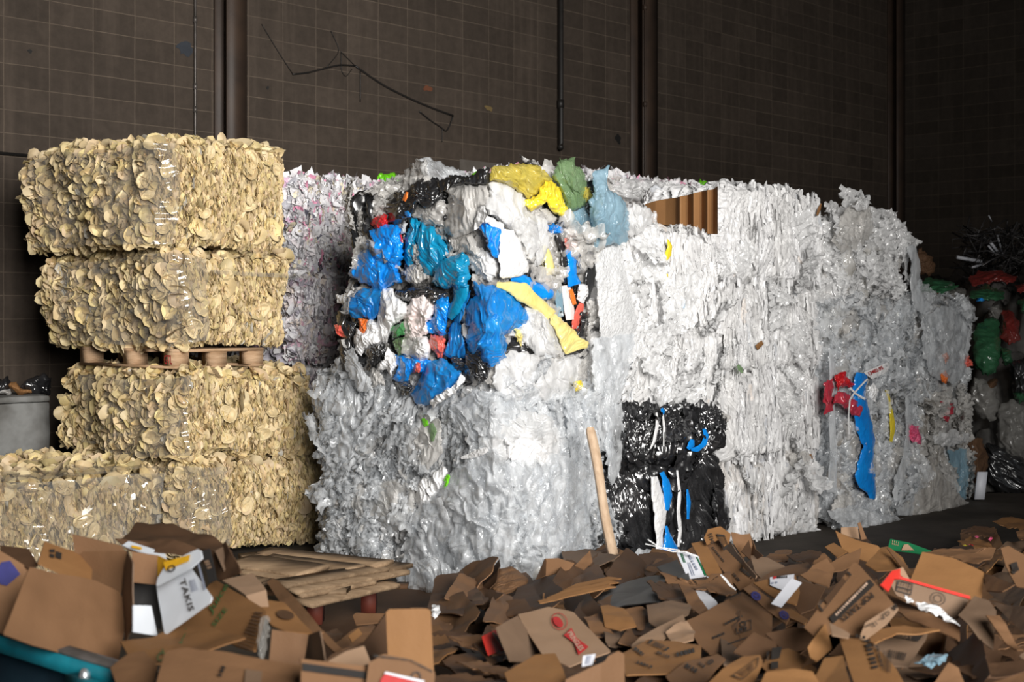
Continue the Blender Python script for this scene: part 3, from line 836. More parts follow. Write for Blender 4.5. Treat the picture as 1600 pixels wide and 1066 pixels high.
NR = -6.0
UA0, UA1 = u_of(932, NR) + .02, u_of(1124, NR); UB0, UB1 = UA1 + .02, u_of(1286, NR)
WT = [((.95, .88, .82), .62, (9, 9, 3)), ((.75, .77, .80), .55, (11, 11, 3.5))]
film_bale('white film bale under the curved cardboard piece, with a yellow scrap in it', UA0, UA1, -7.4, NR, 1.62, 2.30, M['white'], 'pleat', 31, flaps=380, big=26, bigmat=M['clearw'], colours=WT)
film_bale('white film bale directly above the black film bales', UA0, UA1, -7.4, NR + .03, 1.06, 1.62, M['white'], 'pleat', 32, flaps=360, big=30, bigmat=M['clearw'], colours=WT)
film_bale('topmost bale of neatly layered white film, right of the curved cardboard', UB0, UB1, -6.78, NR, 1.95, 2.68, M['white'], 'pleat', 33, flaps=420, big=8, bigmat=M['clearw'], colours=WT)
film_bale('second layered white film bale down in the cleanest white stack', UB0, UB1, -7.4, NR + .02, 1.285, 1.94, M['white'], 'pleat', 34, flaps=420, big=8, bigmat=M['clearw'], colours=WT)
film_bale('third layered white film bale down, right of the crumpled black film bale', UB0 + .02, UB1 - .03, -7.4, NR + .02, .625, 1.275, M['white'], 'pleat', 35, flaps=420, big=6, bigmat=M['clearw'], colours=WT)
film_bale('lowest white film bale, standing on the floor beside pleated black bale', UB0, UB1 - .06, -7.4, NR + .03, .01, .615, M['white'], 'pleat', 36, flaps=380, big=10, bigmat=M['clearw'], colours=[((.80, .77, .74), .1, (4, 4, 2.5)), ((.70, .71, .74), .4, (11, 11, 3.5))])
film_bale('crumpled shiny black film bale pressed between white bale and black bale', UA0 + .08, u_of(1138, NR + .1), -7.3, NR + .12, .70, 1.05, M['black'], 'fold', 37, flaps=20, big=20, bigmat=M['black'], amp=1.25, r=.13)
film_bale('pleated glossy black film bale standing on the floor under the black one', UA0 + .03, u_of(1134, NR + .06), -7.3, NR + .06, .01, .69, M['blackv'], 'fold', 38, flaps=30, big=0, bigmat=M['black'], amp=1.1)

# clear film under the many-coloured bales
UC0, UC1 = u_of(772, NR), u_of(926, NR)
nL = n_of(508, UC0)
CT = [((.98, .96, .92), .35, (4, 4, 2.5)), ((.80, .74, .68), .5, (6, 6, 3))]
film_bale('upper clear film bale below the bulging coloured bags', UC0, UC1, nL, NR, .70, 1.30, M['clearbody'], 'crumple', 41, flaps=200, flapmat=M['grey'], big=110, bigmat=M['clear'], colours=CT, res=.007, r=.13, amp=1.45)
film_bale('lowest clear film bale, bulging onto the floor behind the broken planks', UC0 - .02, UC1 + .02, nL + .05, NR + .05, .01, .69, M['clearbody'], 'crumple', 42, flaps=160, flapmat=M['grey'], big=120, bigmat=M['clear'], colours=CT, res=.007, r=.13, amp=1.45)

# clear stack to the right of the white one, and the lower greyer one beyond it
UD0, UD1 = u_of(1297, -5.95), u_of(1424, -5.9)
film_bale('topmost clear film bale of the ragged stack by the dark corner', UD0 - .02, UD1 - .02, -7.3, -5.95, 1.80, 2.44, M['clearbody'], 'crumple', 43, flaps=220, flapmat=M['grey'], big=90, bigmat=M['clearw'], colours=CT, res=.008, r=.16, amp=1.45)
film_bale('middle clear film bale of the ragged stack, behind the red bags', UD0, UD1 + .05, -7.3, -5.9, .92, 1.80, M['clearbody'], 'crumple', 44, flaps=220, flapmat=M['grey'], big=90, bigmat=M['clear'], colours=CT, res=.008, r=.13, amp=1.45)
film_bale('lowest clear film bale of the ragged stack, behind the hanging blue strip', UD0, UD1 + .05, -7.3, -5.86, .01, .92, M['clearbody'], 'crumple', 45, flaps=180, flapmat=M['grey'], big=90, bigmat=M['clear'], colours=CT, res=.008, r=.13, amp=1.45)
UE0, UE1 = UD1 + .12, u_of(1520, -6.0)
film_bale('low upper bale of greyish clear film right of the ragged stack', UE0, UE1, -7.3, -6.05, .98, 1.86, M['clearbody'], 'crumple', 46, flaps=160, flapmat=M['grey'], big=40, bigmat=M['clear'], colours=[((.9, .9, .9), .5, (4, 4, 2.5)), ((.6, .56, .52), .2, (5, 5, 3))], res=.009, r=.16)
film_bale('low floor bale of dusty grey film right of the ragged stack', UE0, UE1 - .1, -7.3, -6.0, .01, .97, M['clearbody'], 'crumple', 47, flaps=140, flapmat=M['grey'], big=40, bigmat=M['grey'], colours=[((.66, .62, .57), -.1, (4, 4, 2.5)), ((.42, .38, .34), .35, (5, 5, 3))], res=.009, r=.14)

# many-coloured bales: a dark packed core, the bags come as things of their own
UM0 = UC0 - .03
nM = n_of(540, UM0)
MC = [((8, 8, 8), .0, (5, 5, 4)), ((.6, 14, 50), .42, (6, 6, 2.5)), ((45, 45, 45), .34, (8, 8, 3)), ((30, 4, 3), .60, (9, 9, 4)), ((50, 40, 8), .62, (8, 8, 4))]
film_bale('upper mixed colour bag bale below the yellow and green bags', UM0, UC1, nM, NR - .03, 1.96, 2.56, M['black'], 'crumple', 51, flaps=0, big=40, bigmat=M['grey'], res=.008, r=.16, amp=1.3, name='mixed_bag_bale')
film_bale('lower mixed colour bag bale resting on the clear film bales', UM0 + .02, UC1, nM, NR - .02, 1.31, 1.95, M['black'], 'crumple', 52, flaps=0, big=30, bigmat=M['grey'], res=.008, r=.15, amp=1.3, name='mixed_bag_bale')

# ---------------------------------------------------------------- bales of crushed cartons in the back row
def carton_bale(label, u0, u1, n0, n1, z0, z1, seed, pal, wraps=(), topd=1.0):
    root = empty('carton_bale', W((u0 + u1) / 2, (n0 + n1) / 2, z0), label, 'bale')
    r = np.random.default_rng(seed); bb = (u0, u1, n0, n1, z0, z1)
    p, nn, q = rbox(u0 + .03, u1 - .03, n0 + .03, n1 - .03, z0 + .01, z1 - .03, .12, .03)
    mk('core', WV(p + bulge(p, seed) + nn * (.03 * ridged(p * 12, seed, 2) - .02)[:, None]), q, M['carton'], root, True, np.full((len(p), 3), .42))
    vs, qs, ts = [], [], []; off = 0
    cols = np.array([c for c, _ in pal]); pr = np.array([w_ for _, w_ in pal], float); pr /= pr.sum()
    for face, m_, mode in (('front', int(1500 * (u1 - u0) * (z1 - z0)), 'edge'), ('front', int(260 * (u1 - u0) * (z1 - z0)), 'flat'), ('left', int(800 * (n1 - n0) * (z1 - z0)), 'flat'), ('top', int(520 * (u1 - u0) * (n1 - n0) * topd), 'flat')):
        c, nw = face_pts(face, *bb, m_, r, .0); c = c + bulge(c, seed); cw = WV(c)
        if mode == 'edge':
            nu = np.tile(UV3, (m_, 1)) + NV3 * .3
            T1, T2, NN = frames(nu, .5, (.4, .4, .25), seed + 1); w = r.uniform(.015, .035, m_); h = r.uniform(.03, .075, m_)
        else:
            T1, T2, NN = frames(nw, math.pi, .55, seed + 2); w = r.uniform(.022, .048, m_); h = w * r.uniform(1.0, 2.2, m_)
        v, qq = pieces(cw, T1, T2, NN, w, h, SH_S, seed + 3, .35, .25, .3, .25, 1.2, .06)
        t = cols[r.choice(len(cols), m_, p=pr)] * r.uniform(.78, 1.06, (m_, 1))
        vs.append(v); qs.append(qq + off); ts.append(rep(t, len(SH_S[0]))); off += len(v)
    o = mk('crushed_cartons', np.concatenate(vs), np.concatenate(qs), M['carton'], root, True, np.concatenate(ts)); o['kind'] = 'stuff'
    for (s0, s1, za, zb, of, am) in wraps:
        v, qq = wrap_film(u0, n1, za, zb, s0, s1, of, seed + 3, blg=(seed,), amp=am)
        mk('stretch_wrap', v, qq, M['haze'], root)
    return root
PW = [((1, 1, 1), 60), ((.95, .9, .9), 14), ((1, .45, .62), 7), ((.80, .55, .70), 3), ((.62, .62, .66), 7), ((.16, .16, .2), 3), ((.9, .82, .6), 7)]
PN = [((1, 1, 1), 40), ((.92, .86, .86), 20), ((.9, .6, .7), 5), ((.65, .62, .68), 16), ((.3, .25, .3), 4), ((.9, .8, .7), 8)]
uc0 = u_of(462, -8.62)
carton_bale('upper bale of pink and white crushed cartons behind the coloured bags', uc0, 8.15, -10.2, -8.62, 2.02, 2.76, 61, PW, [(.42, 1.4, 2.06, 2.62, .05, .014)])
carton_bale('second bale of crushed white cartons, squeezed beside the tan stack', uc0 + .03, 8.1, -10.2, -8.60, 1.34, 2.01, 62, PN)
carton_bale('lowest visible white carton bale, deep in the gap beside tan stack', uc0 + .1, 8.1, -10.2, -8.62, .02, 1.33, 63, PN)
carton_bale('film covered white carton bale behind the curved cardboard piece', 8.35, 11.0, -9.0, -7.62, 2.0, 2.90, 64, PW[:5], [(-.3, 2.5, 2.05, 2.86, .05, .02)], .8)
# ================================================================ bags and films that hang from, rest on or are squeezed between the bales
Dm = lambda px, py: np.maximum(Yu(px, UM0), Yn(px, NR - .03))
Dc = lambda px, py: np.maximum(Yu(px, UC0), Yn(px, NR))
Dw = lambda px, py: Yn(px, NR + .02)
Dr = lambda px, py: Yn(px, -5.88)
_seed = [900]
def bag(label, mat, poly, thick=.06, D=None, fiber=None, name='plastic_bag', cat='plastic bag', group=None, parent=None, **k):
    _seed[0] += 7
    k.setdefault('off', .05); k.setdefault('amp', .021); k.setdefault('freq', 17.); k['rings'] = int(k.get('rings', 26) * 1.35); k['ang'] = int(k.get('ang', 110) * 1.25)
    V, Fc = pillow(poly, D or Dm, thick, _seed[0], fiber=fiber, **k)
    o = mk(name, V, Fc, M[mat] if isinstance(mat, str) else mat, parent)
    if parent is None: tag(o, label, cat, group)
    return o
def strip(label, mat, pts, D=None, name='film_strip', cat='plastic strip', group=None, parent=None, **k):
    _seed[0] += 7
    k.setdefault('off', .06)
    V, Fc = ribbon(pts, D or Dm, seed=_seed[0], **k)
    o = mk(name, V, Fc, M[mat], parent)
    if parent is None: tag(o, label, cat, group)
    return o

GB = 'loose bags on the mixed colour bales'
# --- upper mixed bale, left side
bag('big bright blue plastic bag bulging from the left of the coloured bales', 'blue', [(601,349),(623,351),(628,381),(631,405),(621,415),(628,442),(608,447),(593,459),(575,445),(543,430),(559,396),(582,374),(576,361)], .12, fiber=65, group=GB, off=.07, ang=150, rings=34)
bag('sheer darker blue bag end under the big bright blue bag', 'bluet', [(530,484),(540,472),(559,455),(583,447),(600,440),(602,458),(596,483),(583,500),(559,498)], .08, fiber=30, group=GB, off=.06)
bag('curved teal plastic fold standing beside the bright blue bag', 'teal', [(642,338),(657,347),(653,365),(647,390),(648,414),(637,418),(631,400),(633,370)], .06, fiber=85, group=GB)
bag('teal plastic bag folded to the right of the curved teal fold', 'teal', [(657,347),(679,354),(686,368),(699,382),(702,398),(690,418),(675,433),(660,426),(650,408),(648,388),(653,365)], .09, fiber=70, group=GB, off=.06)
bag('teal plastic bag hanging over the black bag in the middle', 'teal', [(677,418),(690,405),(726,394),(734,405),(734,432),(730,452),(718,462),(706,446),(702,450),(685,450),(674,442)], .10, fiber=35, group=GB, off=.10)
strip('twisted teal tail of film trailing below the hanging teal bag', 'teal', [(720,445,13),(720,462,11),(713,480,10),(702,498,6)], thick=.04, off=.12, group=GB)
bag('small red crumpled bag peeping out above the bright blue bag', 'red', [(582,342),(588,335),(604,336),(607,349),(599,364),(588,360),(580,351)], .07, group=GB, amp=.02, freq=14)
strip('thin red scrap between the bright blue bag and the teal fold', 'red', [(625,366,2),(626,375,4),(628,382,2)], group=GB)
bag('crumpled black bag on the upper left edge of the coloured bales', 'bag_black', [(600,316),(621,299),(645,289),(672,280),(690,288),(692,308),(668,328),(652,318),(641,340),(621,354),(604,343),(602,326)], .10, group=GB, amp=.028, freq=11, jag=8)
strip('orange scrap stuck on the crumpled black bag', 'orange', [(636,300,2),(634,307,4),(631,314,3)], thick=.02, off=.17, group=GB)
bag('long black bag lying along the top rim below clear film', 'bag_black', [(678,285),(706,275),(724,279),(753,266),(769,269),(766,289),(724,288),(689,300),(680,308)], .08, group=GB, amp=.025, freq=11, jag=7)
bag('small light blue plastic lid on the black bag', 'bluet', [(632,331),(637,329),(642,334),(642,340),(637,340),(632,336)], .02, name='lid', cat='lid', group=GB, off=.16, amp=.002, jag=0)
bag('narrow clear bag standing between the red scrap and teal fold', 'clear', [(623,343),(628,341),(636,350),(634,366),(626,366),(622,354)], .04, group=GB, off=.07)
bag('pale grey crumpled bag between the black bag and teal bag', 'grey', [(641,336),(652,318),(668,326),(690,308),(702,330),(694,355),(680,354),(660,347)], .07, group=GB, fiber=30)
bag('large grey see-through bag at the middle of the upper coloured bale', 'grey', [(697,329),(700,306),(690,292),(715,290),(732,288),(762,290),(766,317),(750,326),(742,345),(741,362),(717,371),(697,370),(692,348)], .11, group=GB, fiber=75, off=.07, ang=150, rings=34)
bag('brownish clear bag hanging below the large grey bag', 'grey', [(692,368),(716,370),(738,364),(748,385),(752,402),(735,398),(716,394),(702,396)], .06, group=GB, fiber=85)
bag('frilly grey crumpled film in the middle above the white tail', 'clearw', [(727,400),(742,386),(760,392),(778,404),(781,430),(760,441),(744,424),(730,414)], .07, group=GB, amp=.028, freq=15, jag=7)
bag('milky crumpled bag below the yellow bag, folded many times', 'clearw', [(764,287),(785,283),(806,297),(820,310),(825,331),(839,334),(854,352),(853,376),(846,400),(835,412),(825,413),(820,394),(802,366),(788,353),(764,336),(754,322),(764,306)], .12, group=GB, fiber=60, off=.08, ang=160, rings=36)
bag('cream folded bag edge curling down right of the white tail', 'clearw', [(838,336),(853,342),(858,362),(856,388),(850,410),(840,425),(832,418),(838,398),(843,370)], .06, group=GB, fiber=85, off=.10)
bag('opaque blue bag tucked into the white bag like a pocket', 'blue', [(748,352),(753,343),(785,350),(787,362),(781,382),(778,402),(766,397),(757,376)], .05, group=GB, fiber=75, off=.13)
bag('smooth white bag tail hanging in the middle of the coloured bale', 'whitebag', [(783,358),(803,360),(815,383),(827,412),(827,422),(812,432),(782,437),(780,405),(780,375)], .05, group=GB, fiber=80, off=.16, jag=2, amp=.008)
bag('white bag rim draped above the blue pocket', 'whitebag', [(739,362),(747,326),(756,320),(761,338),(787,349),(789,360),(765,351),(750,349)], .05, group=GB, off=.15, jag=2)
bag('large sheer yellow bag on top of the coloured bales', 'yellow', [(765,284),(766,262),(801,256),(834,257),(851,265),(865,282),(848,290),(838,307),(825,311),(806,298),(788,286)], .13, group=GB, fiber=20, off=.08, ang=160, rings=34, jag=3)
bag('bright yellow knotted bag below the sheer yellow bag', 'yellowd', [(846,287),(862,281),(878,299),(887,327),(880,340),(862,332),(854,316),(844,324),(832,330),(822,326),(822,312),(837,307)], .09, group=GB, amp=.026, freq=14, off=.12)
bag('olive yellow loop of film right of the green bag', 'yellow', [(913,288),(926,292),(927,307),(917,319),(905,309)], .06, group=GB, off=.12)
bag('sheer green bag sticking up at the top right of the coloured bales', 'green', [(872,246),(883,251),(896,246),(914,273),(919,290),(921,315),(906,327),(888,332),(881,307),(866,283),(861,270),(872,263)], .11, group=GB, fiber=75, off=.10, ang=150, rings=34)
bag('pinkish plastic roll poking out under the yellow bags', 'grey', [(843,327),(855,325),(870,341),(866,349),(855,348)], .05, group=GB, off=.10, jag=1, amp=.006)
bag('pale blue film draped over the corner between coloured and white bales', 'bluefilm', [(927,268),(951,260),(949,291),(972,307),(983,330),(982,378),(930,389),(926,369),(920,318),(929,298)], .14, D=lambda x, y: Dw(x, y) - .08, group=GB, fiber=75, off=.10, ang=160, rings=36)
bag('narrow pale blue film running down left of the white bale', 'bluefilm', [(884,338),(916,320),(927,340),(927,369),(921,392),(910,380),(897,359)], .06, group=GB, fiber=60, off=.09)
bag('black bag knob beside the olive yellow loop', 'bag_black', [(915,286),(930,283),(931,301),(926,338),(918,341),(913,318)], .06, group=GB, off=.11)
bag('bright blue scrap under the pinkish plastic roll', 'blue', [(853,352),(865,349),(881,353),(880,364),(860,367)], .04, group=GB, off=.07)
bag('black scrap at the right of the bright blue scrap', 'bag_black', [(869,345),(889,334),(890,352),(881,358)], .04, group=GB, off=.07)
bag('crumpled pinkish white bag on the right face of the upper coloured bale', 'pinkwhite', [(883,355),(905,360),(911,376),(905,396),(890,386)], .05, group=GB, off=.09, fiber=80)
strip('thin coral stripe beside the crumpled pinkish white bag', 'coral', [(884,372,2),(886,382,4),(889,392,2)], group=GB, off=.10)
strip('black film strip running down the right face, left of the blue strip', 'bag_black', [(872,366,5),(882,392,7),(886,420,8),(879,442,6)], group=GB, thick=.03)
strip('bright blue film strip running down the right face of the coloured bales', 'blue', [(887,390,5),(894,408,7),(893,430,8),(898,446,11)], group=GB, thick=.03, off=.09)
bag('grey clear scrap at the right of the bright blue strip', 'grey', [(901,398),(916,394),(920,408),(912,424),(903,418)], .04, group=GB, off=.09)
strip('long black film edge at the boundary to the white bales', 'bag_black', [(920,345,6),(925,375,6),(924,410,8),(921,440,8),(914,470,6)], group=GB, thick=.04)
strip('yellow film fold between the cream bag and black strip', 'paley', [(851,384,3),(857,404,7),(861,430,8)], group=GB, thick=.03, off=.09)
bag('black crumpled bag directly right of the white tail', 'bag_black', [(817,430),(835,411),(848,404),(853,408),(852,433),(849,444),(832,446)], .07, group=GB, off=.08, fiber=80)
bag('rosy grey bulb of film under the black crumpled bag', 'pinkwhite', [(850,436),(862,434),(866,446),(860,458),(850,452)], .05, group=GB, off=.07)
# --- lower mixed bale
strip('bright blue folded strip crossing under the white tail', 'blue', [(798,437,4),(818,437,8),(838,450,11),(855,459,12),(865,461,6)], group=GB, thick=.05, off=.09)
bag('large sheer blue bag bursting open at the middle of the lower bale', 'bluet', [(740,440),(750,447),(758,446),(768,444),(785,447),(810,468),(833,496),(806,517),(790,521),(792,545),(791,558),(773,574),(752,563),(750,551),(735,552),(728,533),(733,520),(726,491),(727,478),(742,462)], .13, group=GB, fiber=115, off=.12, ang=180, rings=40, jag=5, amp=.026)
bag('pale yellow bag spreading out at the end of a twisted strip', 'paley', [(843,476),(855,479),(877,499),(897,515),(909,533),(922,535),(917,543),(884,554),(876,541),(871,524),(857,497)], .05, group=GB, fiber=-52, off=.16, jag=2, amp=.012)
strip('pale yellow twisted film leading to the pale yellow bag', 'paley', [(776,445,5),(798,449,9),(815,456,15),(832,469,11),(850,482,9),(862,494,10)], group=GB, thick=.04, off=.15)
bag('pale yellow scrap under the sheer blue bag', 'paley', [(803,515),(813,513),(819,528),(816,541),(809,533)], .03, group=GB, off=.14)
bag('white crumpled bag held under the pale yellow bag', 'clearw', [(820,477),(847,480),(861,491),(876,516),(886,553),(867,560),(839,556),(818,534),(792,522),(812,505)], .11, group=GB, off=.09, ang=150, rings=34, fiber=50)
bag('grey white film hanging in folds below the white crumpled bag', 'clearw', [(776,562),(800,545),(830,553),(872,560),(908,548),(907,580),(900,606),(868,628),(825,622),(790,628),(768,600)], .08, group=GB, fiber=80, off=.08, ang=150, rings=40, amp=.034, freq=14)
bag('torn black bag with a folded flap at the bottom middle', 'bag_black', [(725,556),(748,549),(756,565),(768,578),(763,588),(750,600),(727,584)], .06, group=GB, off=.14, freq=13, amp=.022)
bag('black loop of film left of the torn black bag', 'bag_black', [(706,558),(716,556),(728,563),(726,577),(714,584),(706,572)], .05, group=GB, off=.09)
bag('sheer navy film drape falling left of the bursting blue bag', 'bluet', [(738,453),(730,468),(719,501),(722,528),(730,561),(707,561),(693,554),(701,520),(714,483),(725,462)], .07, group=GB, fiber=70, off=.08)
bag('tall white bag at the left of the lower coloured bale', 'whitebag', [(597,451),(615,450),(620,464),(634,472),(638,489),(624,503),(612,516),(604,538),(592,531),(588,515),(590,491),(595,462)], .10, group=GB, fiber=75, off=.08, jag=3)
bag('white bag curled like a hook under the orange scrap', 'whitebag', [(579,495),(590,511),(593,534),(585,541),(570,547),(564,558),(555,546),(551,530),(557,512),(568,520)], .08, group=GB, off=.08, jag=3)
bag('frilly pinkish white bag in the centre of the lower bale', 'pinkwhite', [(640,461),(660,457),(681,475),(681,489),(670,503),(668,524),(639,536),(631,519),(629,504),(636,485)], .10, group=GB, off=.08, amp=.024, freq=13, jag=6)
bag('smooth white ball of film under the frilly pinkish bag', 'whitebag', [(640,541),(651,525),(667,525),(674,541),(670,561),(656,568),(641,556)], .11, group=GB, off=.08, jag=1, amp=.006)
bag('bright green scrap of bag between the two white bags', 'dgreen', [(611,512),(630,503),(632,522),(613,529)], .05, group=GB, off=.12)
bag('dull green see-through scrap under the bright green scrap', 'green', [(612,530),(635,529),(638,548),(622,558)], .05, group=GB, off=.10)
bag('orange scrap hanging below the sheer darker blue bag', 'orange', [(559,497),(575,499),(573,515),(564,528)], .03, group=GB, off=.09, jag=1)
bag('bright blue bag right of the frilly pinkish bag', 'blue', [(681,466),(700,461),(705,481),(699,506),(695,523),(688,530),(679,523),(663,516),(663,506),(677,494)], .08, group=GB, off=.08, amp=.022, freq=13)
bag('crumpled coral bag right of the smooth white ball', 'coral', [(671,521),(697,528),(695,545),(691,557),(681,559),(672,541)], .06, group=GB, off=.09, amp=.018, freq=15)
bag('small coral knot below the smooth white ball', 'coral', [(646,568),(656,566),(657,580),(646,582)], .05, group=GB, off=.14)
bag('small coral red knot at the far left of the lower bale', 'coral', [(522,508),(534,506),(541,524),(537,529),(524,520)], .04, group=GB, off=.10)
bag('bright blue bag at the bottom left under the white ball', 'blue', [(616,556),(649,559),(676,566),(672,582),(650,580),(631,601),(612,592),(620,571)], .07, group=GB, off=.09, freq=13)
bag('knotted black bag left of the white lower scrap', 'bag_black', [(567,551),(579,536),(601,535),(603,552),(593,568),(582,572),(575,590),(563,583),(573,562)], .07, group=GB, off=.10, freq=12, amp=.02)
bag('long black bag at the left edge of the lower coloured bale', 'bag_black', [(529,486),(541,488),(540,502),(558,503),(554,521),(550,545),(538,573),(530,552),(540,528),(526,504)], .06, group=GB, off=.07, fiber=75)
bag('white scrap of bag above the bottom blue bag', 'whitebag', [(602,541),(620,556),(620,572),(611,590),(603,578),(588,580),(588,568),(602,560)], .06, group=GB, off=.10, jag=3)
bag('large sheer blue ball of film at the bottom of the lower bale', 'bluet', [(666,568),(690,559),(716,574),(725,590),(708,606),(690,621),(666,634),(650,632),(642,616),(651,601)], .12, group=GB, off=.09, fiber=35, jag=2)
bag('white film flap wrapping the right of the blue ball', 'whitebag', [(722,581),(726,596),(700,622),(675,637),(669,628),(709,602)], .05, group=GB, off=.17, jag=4)
bag('black bag tucked between the bright blue and teal bags', 'bag_black', [(617,456),(641,449),(675,447),(699,458),(681,476),(660,466),(630,470),(613,463)], .06, group=GB, off=.09, freq=13, amp=.022)
bag('lavender clear scrap under the folded teal bag', 'grey', [(629,423),(648,412),(656,420),(673,436),(648,444),(634,436)], .05, group=GB, off=.07)
bag('dull white flap at the far left, above the long black bag', 'clearw', [(523,462),(556,454),(541,475),(528,474)], .04, group=GB, off=.08)
bag('clear folds of film hanging off the lower left corner', 'clear', [(538,549),(551,544),(568,575),(579,596),(583,611),(563,611),(546,588),(538,567)], .06, group=GB, fiber=65, off=.12)
bag('dark grey bag scrap under the knotted black bag', 'grey', [(573,582),(588,572),(597,588),(600,602),(580,604)], .05, group=GB, off=.06)
bag('small black bag dangling below the bottom blue bag', 'bag_black', [(624,598),(640,592),(645,606),(638,620),(626,616)], .05, group=GB, off=.12)
bag('white bulb of bag at the right edge of the lower bale', 'whitebag', [(904,444),(918,443),(920,460),(911,474),(900,467)], .06, group=GB, off=.08, jag=2)
strip('red and white striped film hanging below the white bulb', 'coral', [(909,474,4),(904,490,6),(899,506,6),(896,516,3)], group=GB)
bag('black scrap right of the striped red film', 'bag_black', [(907,486),(920,488),(919,508),(909,515),(904,500)], .04, group=GB, off=.06)
bag('black scrap under the striped red film', 'bag_black', [(893,516),(906,510),(912,520),(906,532),(897,528)], .04, group=GB, off=.08)
strip('grey blue film edge in the right face of the lower bale', 'bluefilm', [(872,448,5),(874,470,6),(876,495,5)], group=GB)
strip('cream film edge beside the grey blue film edge', 'pinkwhite', [(884,446,7),(888,470,8),(891,500,7)], group=GB)
strip('orange sliver of film in the right face of the lower bale', 'orange', [(892,452,3),(895,464,4),(898,476,3)], group=GB, off=.09)
bag('yellow ball of film on the clear bale right below the coloured bales', 'yellowd', [(895,597),(909,595),(912,609),(899,613)], .05, D=Dc, group=GB, off=.10, jag=1)

# --- top of the heap, back row
Db = lambda n: (lambda x, y: Yn(x, n))
bag('lime green bag on the back carton bale, left of the black bag', 'lime', [(587,288),(594,274),(616,270),(633,287),(627,295),(606,288)], .10, Db(-8.9), group='lime green bags on the back row', off=0)
bag('small piece of lime green bag peeping up behind the long black bag', 'lime', [(734,277),(742,268),(753,269),(753,280),(740,282)], .07, Db(-8.3), group='lime green bags on the back row', off=0)
bag('lime green bag beside the curved cardboard on the back row', 'lime', [(1066,292),(1090,286),(1095,279),(1110,290),(1112,298),(1086,300),(1070,299)], .10, Db(-7.75), group='lime green bags on the back row', off=0)
bag('clear film bag standing up on the back row above the black bag', 'clear', [(653,246),(672,247),(690,256),(715,264),(735,274),(735,284),(690,284),(660,280)], .14, Db(-7.4), off=0, fiber=20, name='film_sheet', cat='plastic film')
bag('rosy clear film lump behind the crumpled black bag', 'grey', [(634,284),(650,275),(672,272),(684,280),(672,292),(645,296)], .10, Db(-7.4), off=0, name='film_sheet', cat='plastic film')
bag('film covered white heap left of the lime green bag on back row', 'clearw', [(936,290),(960,279),(1000,280),(1040,284),(1062,290),(1072,304),(1040,312),(980,314),(940,306)], .10, Db(-7.58), off=0, amp=.04, freq=12, name='film_sheet', cat='plastic film')
for (px, py, s_) in ((975, 284, 6), (1025, 283, 7), (955, 283, 5), (1045, 287, 5)):
    bag('white crushed carton scrap on the film of the back row', 'whitebag', [(px - s_, py), (px - s_ * .3, py - s_), (px + s_, py - s_ * .4), (px + s_ * .5, py + s_)], .04, Db(-7.56), off=.04, name='carton_scrap', cat='scrap', group='white carton scraps on the back row', rings=10, ang=40)

# curved, pleated cardboard standing on the white bale
cols = [(1008,319,345,.0),(1024,314,349,-.02),(1040,311,352,.0),(1056,309,353,-.03),(1063,307,356,-.12),(1074,305,359,.01),(1084,302,362,-.12),(1096,299,364,.0),(1106,297,365,-.13),(1114,296,366,-.02),(1121,291,366,-.14)]
A_ = np.array(cols, float); xs = np.linspace(1008, 1121, 90); zs = np.linspace(0, 1, 14)
tp, bt, dd = [np.interp(xs, A_[:, 0], A_[:, k]) for k in (1, 2, 3)]
PX = np.broadcast_to(xs, (14, 90)); PY = tp + (bt - tp) * zs[:, None]
YY = Yu(PX, UB0) - .17 + .8 * dd
v1 = P(PX, PY, YY).reshape(-1, 3); v2 = v1 + np.array([.004, .006, 0])
g = gridq(90, 14)
o = mk('cardboard_sheet', np.vstack([v1, v2]), np.concatenate([g, g[:, ::-1] + len(v1)]), M['cbo'])
tag(o, 'pleated brown cardboard standing on the white bale, against the topmost white one', 'cardboard')
bag('milky film lump at the left foot of the pleated cardboard', 'clearw', [(975,330),(990,319),(1011,319),(1022,336),(1015,353),(990,372),(972,360)], .10, D=Dw, off=.04, fiber=60, name='film_sheet', cat='plastic film')
# bubble wrap on the left white bale
mb_ = m_film('bubble_wrap', (.93, .935, .94), .5, .3, .2, .8, 60)
bag('tall sheet of bubble wrap hanging on the left white bale', mb_, [(928,389),(970,382),(983,450),(998,507),(985,526),(938,532),(932,450)], .05, D=Dw, off=.08, jag=2, amp=.008, name='bubble_wrap', cat='bubble wrap')
bag('clear film hanging below the bubble wrap, left of the black bales', 'clear', [(926,530),(990,520),(992,560),(975,600),(962,650),(955,720),(940,700),(928,640),(924,580)], .07, D=Dw, off=.10, fiber=80, name='film_sheet', cat='plastic film', ang=140, rings=34)
bag('cloudy clear film bunch at the left of the crumpled black bale', 'clear', [(946,640),(972,628),(976,680),(968,740),(955,760),(946,720)], .07, D=Dw, off=.14, fiber=80, name='film_sheet', cat='plastic film')
strip('yellow scrap pressed into the upper left white bale', 'yellowd', [(1043,374,1),(1047,385,4),(1044,398,5),(1041,409,1)], D=Dw, off=.055)
strip('tiny yellow scrap below the larger yellow scrap', 'yellowd', [(1043,428,1),(1042,434,2.5),(1041,439,1)], D=Dw, off=.055)
strip('turquoise sliver in the left white bale', 'teal', [(1070,468,1.5),(1068,478,3),(1066,488,1)], D=Dw, off=.05)
strip('mint green scrap at the boundary of the two white stacks', 'green', [(1153,570,2),(1157,577,4),(1160,583,2)], D=Dw, off=.05)
bag('torn brown cardboard scrap in the second layered white bale', 'cbo', [(1180,540),(1190,532),(1194,537),(1184,548)], .015, D=Dw, off=.05, rings=8, ang=30, jag=0, amp=.002, name='cardboard_scrap', cat='scrap')
strip('rusty brown strip at the top right corner of the topmost white bale', 'cbo', [(1283,318,1),(1280,327,2.5),(1277,337,1.5)], D=Dw, off=.05)
